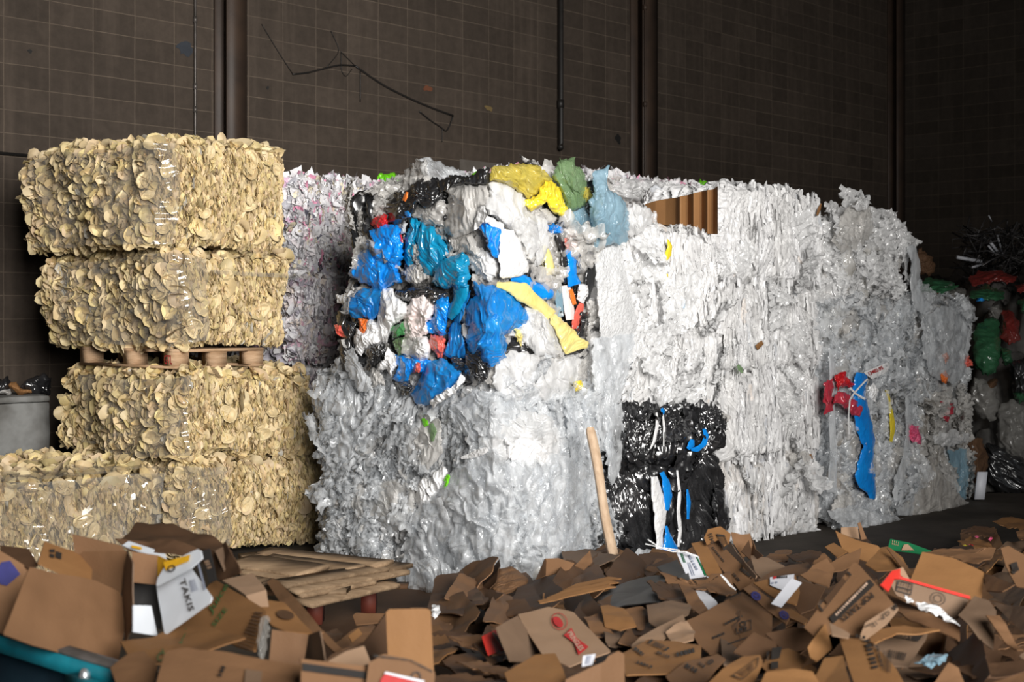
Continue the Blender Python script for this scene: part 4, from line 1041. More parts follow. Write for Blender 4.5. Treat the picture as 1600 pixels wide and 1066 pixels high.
# wire with a hook in front of the white bales
m = MB(); q = [(1130,523),(1129,535),(1131,545),(1128,550),(1131,553),(1130,560),(1128,566)]
m.tube([P(a, b, float(Yn(a, NR + .09))) for a, b in q], .006, 6)
tag(m.build('wire', M['dark']), 'short black wire with a twisted loop hanging on white bales', 'wire')
bag('white knob of film sticking up on the topmost white bale', 'clearw', [(1168,300),(1172,285),(1180,283),(1188,296),(1186,306)], .05, D=Db(-6.3), off=0)
bag('dusty clear bubble of film at the lowest white bale', 'grey', [(1233,712),(1250,704),(1265,708),(1268,724),(1256,738),(1238,732)], .05, D=Dw, off=.06)
bag('grey crumpled film ball above the black crumpled bale', 'grey', [(1112,652),(1128,644),(1142,650),(1140,662),(1118,664)], .06, D=Dw, off=.12)
strip('brown cardboard corner beside the lowest white bale', 'cbo', [(1266,710,2),(1269,725,4),(1272,742,3)], D=Dw, off=.03)

# strips across the black bales
strip('white film strip running down the pleated black bale', 'whitebag', [(1022,745,5),(1026,770,9),(1032,800,11),(1030,830,7),(1031,850,5),(1028,866,5)], D=Dw, thick=.03, off=.20)
strip('blue film strip beside the white strip on the pleated black bale', 'blue', [(1034,738,4),(1040,752,6),(1044,775,7),(1042,798,3)], D=Dw, thick=.03, off=.20)
strip('blue film spreading out at the foot of the pleated black bale', 'blue', [(1041,822,2),(1044,840,6),(1047,858,12),(1046,874,15)], D=Dw, thick=.04, off=.21)
strip('thin white film strip right of the blue strip', 'whitebag', [(1058,735,1.5),(1062,770,2.5),(1060,800,3),(1063,830,3),(1060,855,2)], D=Dw, thick=.02, off=.20)
strip('short blue film sliver in the right half of the pleated black bale', 'blue', [(1074,765,1.5),(1076,785,3.5),(1075,812,2)], D=Dw, thick=.02, off=.20)
strip('curved blue strip across the crumpled black bale', 'blue', [(1100,670,3),(1104,682,4),(1100,694,4),(1090,702,4),(1080,703,2)], D=Dw, thick=.02, off=.30)
strip('small blue scrap left of the curved blue strip', 'blue', [(1082,687,3),(1080,695,5),(1075,702,3)], D=Dw, thick=.02, off=.30)
strip('white streak of film on the upper left of the crumpled black bale', 'whitebag', [(1026,645,1.5),(1027,665,2.5),(1022,690,2.5),(1016,702,1)], D=Dw, thick=.015, off=.28)
strip('thin white thread of film in the middle of the crumpled black bale', 'whitebag', [(1036,648,1.2),(1038,670,2),(1037,698,1)], D=Dw, thick=.015, off=.28)
strip('tiny blue scrap on the top of the crumpled black bale', 'blue', [(1034,638,2),(1036,643,3),(1036,648,1.5)], D=Dw, thick=.01, off=.2)
bag('black bag corner drooping at the right foot of the pleated black bale', 'bag_black', [(1115,760),(1130,765),(1142,812),(1138,832),(1118,838),(1112,800)], .07, D=Dw, off=.10, fiber=70)
bag('black bag lying on the floor left of the pleated black bale', 'bag_black', [(925,838),(945,832),(962,845),(960,872),(940,880)], .08, D=Dw, off=.12)
bag('clear bag lying on the heap before the pleated black bale', 'clear', [(980,878),(995,860),(1020,858),(1040,868),(1048,884),(1010,892)], .08, D=Dw, off=.25, fiber=10)

# --- clear film draped over the clear bales
FS = dict(name='film_sheet', cat='plastic film')
bag('clear film pouch hanging off the upper left corner of the clear bales', 'clear', [(486,602),(500,582),(540,588),(562,620),(577,680),(562,732),(520,722),(500,664),(489,632)], .11, D=Dc, fiber=80, off=.05, ang=160, rings=40, amp=.032, freq=15, **FS)
bag('big milky film fold at the upper right of the clear bales', 'clearw', [(756,660),(800,640),(862,648),(884,690),(872,722),(820,742),(770,722),(748,690)], .11, D=Dc, fiber=25, off=.07, ang=150, rings=40, amp=.032, freq=15, **FS)
bag('bright white bag on the right side of the clear bales', 'whitebag', [(788,690),(830,684),(860,697),(857,723),(820,732),(793,716)], .06, D=Dc, fiber=20, off=.16, jag=7)
bag('white ghost shaped bag in the middle of the clear bales', 'whitebag', [(646,778),(654,750),(675,734),(696,728),(702,750),(690,766),(668,787),(650,789)], .09, D=Dc, fiber=40, off=.09, jag=5)
strip('white tail of film trailing below the ghost shaped bag', 'whitebag', [(684,778,5),(690,795,6),(697,812,6),(700,822,3)], D=Dc, off=.10)
bag('smooth grey film column at the lower left of the clear bales', 'grey', [(524,782),(545,748),(577,744),(577,790),(572,862),(556,868),(548,804)], .10, D=Dc, fiber=85, off=.06, ang=140, rings=34, **FS)
bag('printed clear film swell at the middle left of the clear bales', 'grey', [(572,760),(620,745),(650,765),(650,800),(620,830),(585,830),(570,800)], .09, D=Dc, fiber=30, off=.06, jag=2, **FS)
bag('white crumpled film at the lower left corner of the clear bales', 'clearw', [(506,802),(522,782),(546,806),(550,840),(534,862),(514,838)], .08, D=Dc, off=.06, amp=.03, freq=14)
bag('great fan of clear film falling from the clear bales to the floor', 'clear', [(640,806),(690,752),(742,706),(800,690),(880,700),(925,760),(932,820),(920,866),(865,900),(800,900),(730,912),(680,928),(640,900),(632,860)], .13, D=Dc, fiber=58, off=.10, ang=220, rings=60, amp=.042, freq=13, **FS)
bag('second layer of clear film over the right of the clear bales', 'clear', [(780,730),(840,700),(900,720),(928,780),(920,850),(870,890),(820,870),(790,800)], .10, D=Dc, fiber=110, off=.16, ang=160, rings=44, amp=.036, freq=14, **FS)
bag('clear film hanging at the right rim of the clear bales', 'clear', [(880,620),(930,610),(940,680),(945,760),(940,830),(915,850),(900,760),(888,690)], .08, D=Dc, fiber=85, off=.10, ang=150, rings=40, amp=.032, freq=15, **FS)
bag('clear film folds above the white bag on the clear bales', 'clear', [(700,640),(740,610),(800,615),(830,650),(790,690),(740,690),(710,670)], .08, D=Dc, fiber=40, off=.08, ang=140, rings=40, amp=.032, freq=15, **FS)
bag('brownish clear film in the middle gap of the clear bales', 'grey', [(630,640),(668,632),(690,660),(690,710),(668,740),(640,720),(626,680)], .06, D=Dc, fiber=80, off=.05, **FS)
bag('clear film trailing on the floor at the foot of the clear bales', 'clear', [(578,936),(606,925),(640,880),(680,868),(720,900),(700,930),(650,948),(600,950)], .10, D=lambda x, y: Dc(x, y) - .25, fiber=55, off=.0, ang=160, rings=40, amp=.03, freq=14, **FS)
strip('lime green scrap at the middle of the upper clear bale', 'lime', [(660,654,2),(664,660,5),(667,666,3)], D=Dc, off=.12)
strip('sea green film scrap below the lime green scrap', 'green', [(673,662,4),(677,674,6),(675,690,2)], D=Dc, off=.12)
strip('bright green sliver beside the ghost shaped bag', 'lime', [(694,752,1.5),(700,744,4),(697,758,2.5),(693,764,1)], D=Dc, off=.17)
strip('pale spout of white film pointing left on the clear bales', 'whitebag', [(720,716,2),(736,712,5),(752,706,6),(762,702,4)], D=Dc, off=.14)
bag('dark teal film scrap at the top right of the clear bales', 'navy', [(804,592),(815,588),(818,602),(810,614),(805,604)], .03, D=Dc, off=.06)
tv, tt = text_mesh('LDPE  1004  AC', shear=.2)
tv = tv / (tv[:, 0].max() - tv[:, 0].min())
X_ = 592 + tv[:, 0] * 42; Y_ = 822 - tv[:, 0] * 12 - tv[:, 1] * 42

# --- ragged right stack
RB = dict(D=Dr)
strip('long bright blue film strip hanging down the ragged clear stack', 'blue', [(1347,583,9),(1342,610,11),(1345,640,12),(1351,670,14),(1358,695,9),(1352,725,12),(1352,750,16),(1361,766,9),(1364,781,4)], D=Dr, thick=.05, off=.19, nl=110)
bag('red crumpled bag at the left edge of the ragged clear stack', 'red', [(1304,584),(1321,582),(1327,593),(1340,599),(1339,603),(1314,606),(1307,612)], .06, off=.19, **RB)
bag('sheer red bag with an open round mouth below the red crumpled bag', 'redt', [(1300,626),(1311,611),(1326,615),(1337,627),(1346,630),(1350,641),(1344,654),(1332,650),(1324,638),(1304,631)], .06, off=.21, fiber=-35, **RB)
bag('dark red film pinched between white bales and ragged clear stack', 'redt', [(1286,606),(1294,591),(1303,590),(1302,641),(1289,647)], .05, off=.12, fiber=85, **RB)
tagp = [(1349,582),(1387,566),(1391,571),(1385,582),(1363,593)]
tg = bag('white tag with red lettering above the long blue strip', 'whitebag', tagp, .012, off=.25, jag=0, amp=.002, rings=10, ang=60, name='tag', cat='tag', **RB)
def lay(q, D, off):
    """pixel points on a real plane, lifted a few millimetres off it"""
    q = np.asarray(q, float)
    if off > .1: return P(q[:, 0], q[:, 1], D(q[:, 0], q[:, 1]) - off)
    c = q.mean(0); f = lambda x, y: P(x, y, D(x, y))
    a = f(c[0], c[1]); n = np.cross(f(c[0] + 9, c[1]) - a, f(c[0], c[1] + 9) - a); n /= np.linalg.norm(n); n = n if n @ (CAM - a) > 0 else -n
    return P(q[:, 0], q[:, 1], D(q[:, 0], q[:, 1])) + n * off * .45
def px_text(body, p0, p1, h, D, off, mat, parent, name='lettering', up=None, bold=.018, shear=0.):
    """lettering lying on a surface: baseline from pixel p0 to p1, height h px, at distance D-off"""
    tv, tt = text_mesh(body, shear, bold)
    lo, hi = tv.min(0), tv.max(0); s = (tv - lo) / (hi - lo)
    p0 = np.array(p0, float); d = np.array(p1, float) - p0
    if up is None: up = np.array([d[1], -d[0]]) / np.hypot(*d)
    q = p0 + s[:, :1] * d + s[:, 1:] * np.array(up, float) * h
    return mk(name, lay(q, D, off), tt, M[mat], parent, False)
px_text('13482-95', (1359, 587), (1381, 577), 6, Dr, .275, 'inkr', tg)
strip('white plastic strap hanging in a curve across the blue strip', 'whitebag', [(1356,592,1.3),(1345,603,1.3),(1335,614,1.3),(1328,625,1.3),(1326,650,1.2),(1327,680,1.2)], D=Dr, thick=.006, off=.27, jag=0, amp=.001)
strip('short white strap across the middle of the blue strip', 'whitebag', [(1328,606,1.3),(1338,616,1.6),(1352,624,1.6)], D=Dr, thick=.006, off=.26, jag=0, amp=.001)
bag('opaque white film patch right of the long blue strip', 'whitebag', [(1354,600),(1368,595),(1373,610),(1366,629),(1356,620)], .04, off=.10, **RB)
bag('white film lump left of the lower blue strip', 'clearw', [(1326,660),(1336,656),(1338,680),(1332,692),(1326,680)], .04, off=.10, **RB)
strip('dirty yellow strip running down the ragged clear stack', 'yellowd', [(1386,609,3),(1390,630,2),(1394,655,4),(1395,672,4),(1392,692,2)], D=Dr, thick=.015, off=.15)
bag('pink printed film at the lower right of the ragged clear stack', 'pink', [(1419,662),(1437,666),(1441,695),(1424,692)], .04, off=.14, **RB)
bag('dark red film behind the lower blue strip', 'red', [(1335,712),(1346,708),(1348,722),(1338,726)], .03, off=.05, **RB)
bag('clear dome of film at the top left of the ragged clear stack', 'grey', [(1303,352),(1325,325),(1347,309),(1362,325),(1364,360),(1340,392),(1315,397),(1301,376)], .12, off=.05, fiber=70, ang=150, rings=36, D=lambda x, y: Dr(x, y) + .08, **FS)
bag('knob of milky film on the very top of the ragged clear stack', 'clearw', [(1333,322),(1340,312),(1352,308),(1361,318),(1352,330),(1338,330)], .06, off=.1, D=Dr)
strip('clear film tail hanging down the right edge of the ragged clear stack', 'clear', [(1422,384,6),(1431,410,8),(1430,450,8),(1437,475,13),(1450,484,10)], D=Dr, thick=.04, off=.08)
strip('long thin twisted clear film hanging in front of the ragged stack', 'clear', [(1420,560,5),(1423,620,9),(1419,680,4),(1415,715,5),(1413,752,17),(1415,790,18),(1414,806,12)], D=Dr, thick=.04, off=.12, nl=110)
strip('glassy clear film twist between white bales and ragged stack', 'clear', [(1299,545,4),(1301,600,5),(1300,660,5),(1303,710,6),(1299,770,8)], D=Dr, thick=.03, off=.10, nl=100)
bag('wide fan of grey film sliding onto the floor at the stack foot', 'greyfan', [(1436,722),(1452,714),(1480,750),(1510,785),(1548,816),(1500,832),(1440,832),(1424,802)], .10, off=.12, fiber=-48, ang=170, rings=44, amp=.03, freq=10, D=Dr, **FS)
bag('clear film tongue lying on the floor before the blue strip', 'clear', [(1290,800),(1330,790),(1390,806),(1440,812),(1460,832),(1400,838),(1330,834)], .08, off=.20, fiber=5, D=Dr, **FS)
bag('round bulging clear bag at the lower left of the ragged stack', 'grey', [(1300,800),(1308,776),(1328,770),(1340,786),(1336,812),(1312,820)], .09, off=.08, **RB)
De = lambda x, y: Yn(x, -5.98)
bag('bent orange scrap on the low grey stack', 'orange', [(1472,556),(1479,550),(1483,560),(1478,570)], .02, off=.09, D=De, jag=1)
bag('orange bag handle below the bent orange scrap', 'orange', [(1470,586),(1478,578),(1483,590),(1478,600),(1471,597)], .025, off=.09, D=De, jag=1)
bag('red print behind clear film on the low grey stack', 'redt', [(1467,626),(1491,629),(1490,646),(1478,660),(1470,648)], .03, off=.07, D=De)
bag('pink scrap at the right edge of the low grey stack', 'coral', [(1508,558),(1515,556),(1518,570),(1510,576)], .03, off=.07, D=De)
bag('clear hood of film hanging over the low grey stack', 'clear', [(1440,500),(1470,478),(1500,480),(1515,520),(1514,580),(1490,600),(1455,590),(1440,550)], .10, off=.06, D=De, fiber=80, ang=150, rings=40, amp=.032, freq=15, **FS)
bag('horizontal roll of clear film across the low grey stack', 'clearw', [(1458,680),(1490,672),(1515,676),(1512,690),(1480,700),(1458,694)], .07, off=.09, D=De, fiber=0, **FS)
bag('blue grey bag drooping below the film roll on the grey stack', 'bluefilm', [(1480,705),(1508,700),(1516,740),(1506,790),(1490,760)], .06, off=.07, D=De, fiber=75)
bag('brown dusty bag right of the blue grey bag', 'cbd', [(1512,690),(1534,684),(1546,720),(1538,750),(1520,760)], .08, off=.02, D=De, fiber=80)

# ================================================================ heap of red and green bags in the dark corner, scrap metal behind it
gx, gy = 150, 90
A_, B_ = np.meshgrid(np.linspace(4.1, 10.5, gx), np.linspace(13.6, 20.0, gy))
hz = 2.15 * np.clip(1 - ((A_ - 7.6) / 3.3) ** 4, 0, 1) * np.clip((B_ - 13.6) / 1.0, 0, 1) ** .55
q = np.stack([A_, B_, hz], -1)
hz = hz * (1 + .16 * fbm(q * .9, 70, 2)) + .22 * crumple(q * np.array([1, 1, .6]), 71, 1.4, 3) * (hz > .1) + .08 * crumple(q, 74, 5., 3) * (hz > .1)
m_h = m_solid('mixed_film_heap', (.16, .15, .14), (.06, .058, .055), 3, .25, .5, bump=.4, bscale=16)
o = mk('packed_film', np.stack([A_, B_, np.maximum(hz, 0)], -1).reshape(-1, 3), gridq(gx, gy), m_h)
o.name = 'loose_film_heap'; tag(o, 'heap of loose grey film in the dark right corner under red and green bags', 'film heap', kind='stuff')
Dh = lambda x, y: np.interp(y, [420, 470, 560, 700, 800], [15.6, 14.6, 14.0, 13.75, 13.6]) + 0 * np.asarray(x, float)
HB = 'bags on the heap in the dark corner'
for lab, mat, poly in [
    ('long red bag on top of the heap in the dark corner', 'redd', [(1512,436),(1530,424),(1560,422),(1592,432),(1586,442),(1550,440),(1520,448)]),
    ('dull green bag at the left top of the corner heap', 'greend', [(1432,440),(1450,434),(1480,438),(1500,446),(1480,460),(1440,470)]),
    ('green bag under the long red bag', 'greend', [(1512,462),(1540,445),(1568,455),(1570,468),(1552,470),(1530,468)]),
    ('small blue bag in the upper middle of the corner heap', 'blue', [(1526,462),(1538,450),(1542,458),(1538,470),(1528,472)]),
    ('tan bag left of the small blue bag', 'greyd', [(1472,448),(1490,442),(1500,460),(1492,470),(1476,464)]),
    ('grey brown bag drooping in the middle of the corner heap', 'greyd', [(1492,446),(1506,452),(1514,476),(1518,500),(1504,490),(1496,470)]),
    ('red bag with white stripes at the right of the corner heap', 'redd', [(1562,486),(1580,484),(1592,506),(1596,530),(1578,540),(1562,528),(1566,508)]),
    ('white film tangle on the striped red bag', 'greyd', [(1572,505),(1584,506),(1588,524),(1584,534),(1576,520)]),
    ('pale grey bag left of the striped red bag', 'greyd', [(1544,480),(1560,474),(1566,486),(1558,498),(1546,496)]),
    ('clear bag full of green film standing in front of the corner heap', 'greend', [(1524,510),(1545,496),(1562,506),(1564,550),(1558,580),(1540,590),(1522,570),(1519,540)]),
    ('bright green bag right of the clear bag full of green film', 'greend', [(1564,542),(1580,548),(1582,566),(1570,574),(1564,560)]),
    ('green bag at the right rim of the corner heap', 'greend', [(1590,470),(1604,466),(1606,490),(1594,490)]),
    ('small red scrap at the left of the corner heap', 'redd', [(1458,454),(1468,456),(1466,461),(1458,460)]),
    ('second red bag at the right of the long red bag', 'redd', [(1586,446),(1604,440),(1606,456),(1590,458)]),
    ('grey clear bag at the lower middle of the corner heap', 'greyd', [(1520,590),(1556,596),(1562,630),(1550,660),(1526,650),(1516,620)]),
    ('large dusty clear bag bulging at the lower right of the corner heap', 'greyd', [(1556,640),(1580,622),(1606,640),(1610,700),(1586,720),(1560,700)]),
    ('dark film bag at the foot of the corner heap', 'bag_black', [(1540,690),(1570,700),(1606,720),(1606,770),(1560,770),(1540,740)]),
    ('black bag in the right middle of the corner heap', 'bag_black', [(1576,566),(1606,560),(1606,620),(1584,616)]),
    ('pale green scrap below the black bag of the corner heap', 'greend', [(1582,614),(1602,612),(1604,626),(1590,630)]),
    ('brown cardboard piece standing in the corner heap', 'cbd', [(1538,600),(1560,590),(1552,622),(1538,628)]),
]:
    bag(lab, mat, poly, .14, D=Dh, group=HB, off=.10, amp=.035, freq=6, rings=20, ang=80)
# two small things by the right wall behind the stack, and a white slat on the floor
bag('dark brown cardboard behind the ragged stack in the corner', 'cbd', [(1428,395),(1440,388),(1456,402),(1462,420),(1452,432),(1432,428)], .1, D=lambda x, y: 16.5 + 0 * np.asarray(x, float), off=0, name='cardboard_sheet', cat='cardboard')
m = MB(); a, b = P(1535, 756, 13.0), P(1528, 798, 12.9); m.add(*box_vf((-.045, -.01, 0), (.045, .01, .25)))
v = np.concatenate(m.v); v = v @ np.array([[1, 0, 0], [0, 1, 0], [.15, .1, 1]]) + np.array([P(1530, 798, 12.95)[0], 12.95, .02])
tag(mk('slat', v, m.q[0], M['paper'], None, False), 'short white slat standing on the floor beside the grey film', 'slat')

r = np.random.default_rng(5)
sc = empty('scrap_metal_bundle', P(1560, 430, 17.0), 'dark tangle of scrap metal rods and wires on the corner heap', 'scrap metal')
m = MB(); 
for k in range(420):
    c = P(r.uniform(1510, 1640), r.uniform(358, 440), 17.0 + r.normal() * .35)
    if c[2] > 1.7 + (495 - 345 - 12 * r.normal()) / 2200 * 17: continue
    d = r.normal(size=3); d[2] *= .7; d /= np.linalg.norm(d); L = r.uniform(.15, .5); w_ = r.normal(size=3) * .08
    m.tube([c - d * L / 2, c + w_ * .6, c + d * L / 2], r.uniform(.003, .010), 4, tint=np.ones(3) * r.uniform(.3, 1.3))
o = m.build('wires', M['scrap'], sc, True, True); o['kind'] = 'stuff'
for (a, b, rr_) in (((1495, 402), (1533, 409), .022), ((1547, 378), (1562, 398), .018), ((1544, 384), (1556, 398), .012), ((1558, 366), (1566, 396), .012), ((1519, 418), (1535, 413), .014), ((1545, 337), (1550, 347), .008)):
    MB().tube([P(*a, 16.5), P(*b, 16.6)], rr_, 6).build('rod', m_solid('pale_rod', (.55, .56, .6), rough=.4), sc)
m = MB()
m.tube([P(1516, 370, 16.9), P(1488, 374, 16.8), P(1488, 388, 16.8), P(1518, 384, 16.9)], .007, 5)
m.build('wire_loop', M['scrap'], sc, True, True)

# block of weathered concrete with scraps on it, left of the tan stack
cu1 = 5.58; cb = empty('concrete_block', W(4.2, -10.8, 0), 'weathered grey concrete block at the left edge behind tan bales', 'concrete block')
def slab_part(name, lo, hi, mat, seed, amp=.006, res=.03):
    u0_, n0_, z0_ = lo; u1_, n1_, z1_ = hi
    p, nn, q = rbox(u0_, u1_, n0_, n1_, z0_, z1_, .025, res, 2)
    mk(name, WV(p + nn * (amp * fbm(p * 8, seed, 3))[:, None]), q, mat, cb)
YB = float(Yn(40, -10.35)); zc = z_of(618, YB)
slab_part('body', (2.6, -11.2, 0), (cu1, -10.35, zc - .055), M['concrete'], 3)
slab_part('rim', (2.6, -11.2, zc - .06), (cu1 - .02, -10.31, zc), M['concrete'], 4)
Dk = lambda x, y: Yn(x, -10.5)
for lab, mat, poly in [('rust brown scrap lying on the concrete block', 'cbo', [(12,600),(25,596),(34,606),(54,612),(50,617),(24,616)]),
    ('dark purple brown bundle on the concrete block', 'bag_black', [(30,604),(44,592),(66,584),(80,590),(80,616),(48,617)]),
    ('grey metal scrap at the left end of the concrete block', 'grey', [(-5,612),(13,609),(15,616),(-5,618)]),
    ('dark bundle behind the rust brown scrap on the concrete block', 'bag_black', [(-5,596),(10,588),(20,596),(14,610),(-5,610)])]:
    bag(lab, mat, poly, .08, D=Dk, off=.05, amp=.02, freq=10, rings=16, ang=60, name='scrap', cat='scrap', group='scraps on the concrete block')

# pale lumber leaning on the clear bales
A0, A1 = P(921.5, 669, 8.72), P(961, 884, 8.30)
d = A1 - A0; L = np.linalg.norm(d); d /= L; s = np.array([1., .35, 0]); s -= d * (s @ d); s /= np.linalg.norm(s); t = np.cross(d, s)
ts = np.linspace(0, 1, 30); ring = []
for k in ts:
    wv = .5 * np.array([.052, .030]) * (1 + .05 * math.sin(k * 9)); c = A0 + d * L * k + s * .006 * math.sin(k * 7)
    if k < .06: c = c + s * .0
    for (a, b) in ((-1, -1), (1, -1), (1, 1), (-1, 1)): ring.append(c + s * a * wv[0] * (.72 if k < .02 else 1) + t * b * wv[1])
V = np.array(ring); Q = np.concatenate([wrapq(4, 30), [[0, 1, 2, 3]], [[119, 118, 117, 116]]])
tag(mk('lumber_stick', V, Q, M['stick'], None, False), 'pale rough stick of lumber leaning against the clear film bales', 'lumber')
# ================================================================ heap of flattened cardboard in front
SL = (1 / 4.6 - 1 / 9) / 226
def H(py): return 1 / (1 / 9 + (np.asarray(py, float) - 840) * SL)
def plane(px0, py0, Y0=None, k=.4, tilt=0.):
    """distance function of a real plane through one point: k=0 upright, about .8 lying flat; tilt turns it to the side"""
    y0 = float(H(py0)) if Y0 is None else Y0
    return lambda x, y: 1 / (1 / y0 + k * SL * (np.asarray(y, float) - py0) + tilt * SL * (np.asarray(x, float) - px0))

_ps = [3000]
def panel(poly, mat='cb', y=None, k=.4, t=0., at=None, name='side_panel', parent=None, th=.005, cr=.003, bend=0., ba=0., fold=None, jag=0., rings=9, ang=88):
    """sheet of corrugated board: outline in photo pixels on a real plane, with thickness, small dents, bend and folds"""
    _ps[0] += 3; sd = _ps[0]
    p = np.asarray(poly, float); c = p.mean(0)
    if at is None: at = (c[0], p[:, 1].max())
    D = plane(at[0], at[1], y, k, t)
    a = P(c[0], c[1], D(c[0], c[1])); e1 = P(c[0] + 20, c[1], D(c[0] + 20, c[1])) - a; e2 = P(c[0], c[1] + 20, D(c[0], c[1] + 20)) - a
    n = np.cross(e1, e2); n /= np.linalg.norm(n); n = n if n @ (CAM - a) > 0 else -n
    b = smooth_poly(p, ang, jag, sd, 0)
    rr = np.linspace(.03, 1, rings)
    q = c + rr[:, None, None] * (b - c)
    base = P(q[..., 0], q[..., 1], D(q[..., 0], q[..., 1]))
    d = cr * (fbm(base * 5, sd, 3) + .7 * crumple(base, sd + 1, 3.0, 2))
    if bend:
        aa = math.radians(ba); s = ((q[..., 0] - c[0]) * math.cos(aa) - (q[..., 1] - c[1]) * math.sin(aa)) / 100
        d = d - bend * s * s
    if fold:
        for (x0, y0, x1, y1, am) in fold:
            sdist = ((q[..., 0] - x0) * (y1 - y0) - (q[..., 1] - y0) * (x1 - x0)) / math.hypot(x1 - x0, y1 - y0) / 100
            d = d + am * np.maximum(0, sdist)
    f = base + n * d[..., None]
    bk = f - n * th
    N_ = rings * ang
    V = [f.reshape(-1, 3), bk.reshape(-1, 3), f[-1], bk[-1], f[0].mean(0)[None], bk[0].mean(0)[None]]
    w = wrapq(ang, rings); i = np.arange(ang); j = np.roll(i, -1)
    Q = np.concatenate([w[:, ::-1], w + N_, np.stack([i + 2 * N_, j + 2 * N_, j + 2 * N_ + ang, i + 2 * N_ + ang], -1)])
    cf = 2 * N_ + 2 * ang
    T = np.concatenate([np.stack([0 * i + cf, i, j], -1), np.stack([0 * i + cf + 1, j + N_, i + N_], -1)])
    o = mk(name, np.concatenate(V), [Q, T], M[mat], parent, True)
    o_D = D
    return o, o_D

def px_shape(poly, D, off, mat, parent, name='print'):
    b = np.asarray(poly, float); c = b.mean(0); n = len(b)
    q = np.vstack([b, c[None]])
    V = lay(q, D, off)
    return mk(name, V, np.array([[n, k, (k + 1) % n] for k in range(n)]), M[mat], parent, False)
def quad_in(quad, s0, s1, t0, t1):
    a, b, c, d = [np.array(v, float) for v in quad]
    f = lambda s, t: (a * (1 - s) + b * s) * (1 - t) + (d * (1 - s) + c * s) * t
    return [f(s0, t0), f(s1, t0), f(s1, t1), f(s0, t1)]
def frame_print(quad, D, off, mat, parent, w=.08, name='print'):
    """rectangular outline printed on a panel"""
    V = []; 
    for qd in (quad, quad_in(quad, w, 1 - w, w * 1.6, 1 - w * 1.6)):
        for v in qd: V.append(v)
    V = lay(V, D, off); Q = np.array([[k, (k + 1) % 4, 4 + (k + 1) % 4, 4 + k] for k in range(4)])
    return mk(name, np.array(V), Q, M[mat], parent, False)
def bars(quad, D, off, mat, parent, n, fill=.6, name='print', seed=0):
    r = np.random.default_rng(seed); V = []; Q = []
    for k in range(n):
        f = fill * r.uniform(.6, 1.2); qd = quad_in(quad, k / n, min(1, (k + f) / n), 0, 1)
        Q.append([len(V) + i for i in range(4)])
        for v in qd: V.append(v)
    V = lay(V, D, off)
    return mk(name, np.array(V), np.array(Q), M[mat], parent, False)
def disc_print(cx, cy, rx, ry, rot, D, off, mat, parent, ring=.0, name='print'):
    th = np.linspace(0, 2 * np.pi, 32, endpoint=False); a = math.radians(rot)
    def pts(f):
        x, y = rx * f * np.cos(th), ry * f * np.sin(th); return np.stack([cx + x * math.cos(a) - y * math.sin(a), cy + x * math.sin(a) + y * math.cos(a)], -1)
    if ring:
        q = np.vstack([pts(1), pts(1 - ring)]); V = lay(q, D, off)
        return mk(name, V, wrapq(32, 2), M[mat], parent, False)
    return px_shape(pts(1), D, off, mat, parent, name)

def box(label, parts, name='cardboard_box', cat='cardboard box', group=None):
    """parts: list of (part name, polygon, options); returns root and [(object, plane)]"""
    if len(parts) == 1:
        o, D = panel(parts[0][1], **parts[0][2], name=name); tag(o, label, cat, group); return o, [(o, D)]
    p = np.asarray(parts[0][1], float); y = parts[0][2].get('y') or float(H(p[:, 1].max()))
    r_ = empty(name, P(p[:, 0].mean(), p[:, 1].max(), y), label, cat, group)
    out = []
    for nm, poly, op in parts: out.append(panel(poly, **op, name=nm, parent=r_))
    return r_, out
def sheet(label, poly, name='cardboard_sheet', cat='cardboard', group=None, **op):
    o, D = panel(poly, **op, name=name); tag(o, label, cat, group); return o, D
IK = .018
def txt(body, p0, p1, h, pd, mat='ink', **k): return px_text(body, p0, p1, h, pd[1], IK, mat, pd[0], 'lettering', **k)

def smear(p0, p1, h, pd, mat='ink', n=7, up=None, off=IK):
    """print too small or too worn to read: a row of uneven marks"""
    p0 = np.array(p0, float); p1 = np.array(p1, float); d = p1 - p0
    if up is None: up = np.array([d[1], -d[0]]) / np.hypot(*d)
    up = np.array(up, float) * h
    return bars([p0, p1, p1 + up, p0 + up], pd[1], off, mat, pd[0], n, .72, 'worn_print', int(abs(p0.sum())) )
# ---- steel skip at the lower left corner
e = np.array([-.743, .669, 0]); bk_ = np.array([.669, .743, 0]); c0 = P(190, 1047, 4.3); zr = c0[2]
sk = empty('steel_skip', c0 * np.array([1, 1, 0]), 'teal painted steel skip rim at the lower left corner below brown boxes', 'skip')
def obox(name, a0, a1, b0, b1, z0, z1, mat, parent=sk, base=None):
    o_ = (c0 if base is None else base) * np.array([1, 1, 0]); v, f = box_vf((a0, b0, z0), (a1, b1, z1))
    return mk(name, o_ + v[:, :1] * e + v[:, 1:2] * bk_ + v[:, 2:] * ZV3, f, M[mat], parent, False)
obox('rim', .02, 1.8, -.01, .05, zr - .062, zr - .008, 'tealsteel')
obox('rim_lip', .0, 1.8, -.004, .05, zr - .006, zr + .006, 'pipe')
obox('front_wall', .0, 1.8, .03, .045, .02, zr - .06, 'navysteel')
obox('rear_wall', .0, 1.8, .62, .64, .02, zr - .25, 'navysteel')
obox('side_wall', .0, .02, .045, .62, .02, zr - .25, 'navysteel')
obox('bottom_plate', .0, 1.8, .045, .62, .02, .04, 'navysteel')
obox('corner_bracket', -.01, .24, -.05, .02, zr - .16, zr - .045, 'tealsteel')
obox('corner_bracket', -.02, .14, -.08, -.05, zr - .20, zr - .06, 'tealsteel')
m = MB(); cc = c0 + e * .16 - bk_ * .03 + ZV3 * (-.02); th = np.linspace(0, math.pi / 2, 6)
m.tube([cc - ZV3 * .03 + ZV3 * .034 * math.sin(a) for a in th], [.018 * math.cos(a) + .001 for a in th], 14)
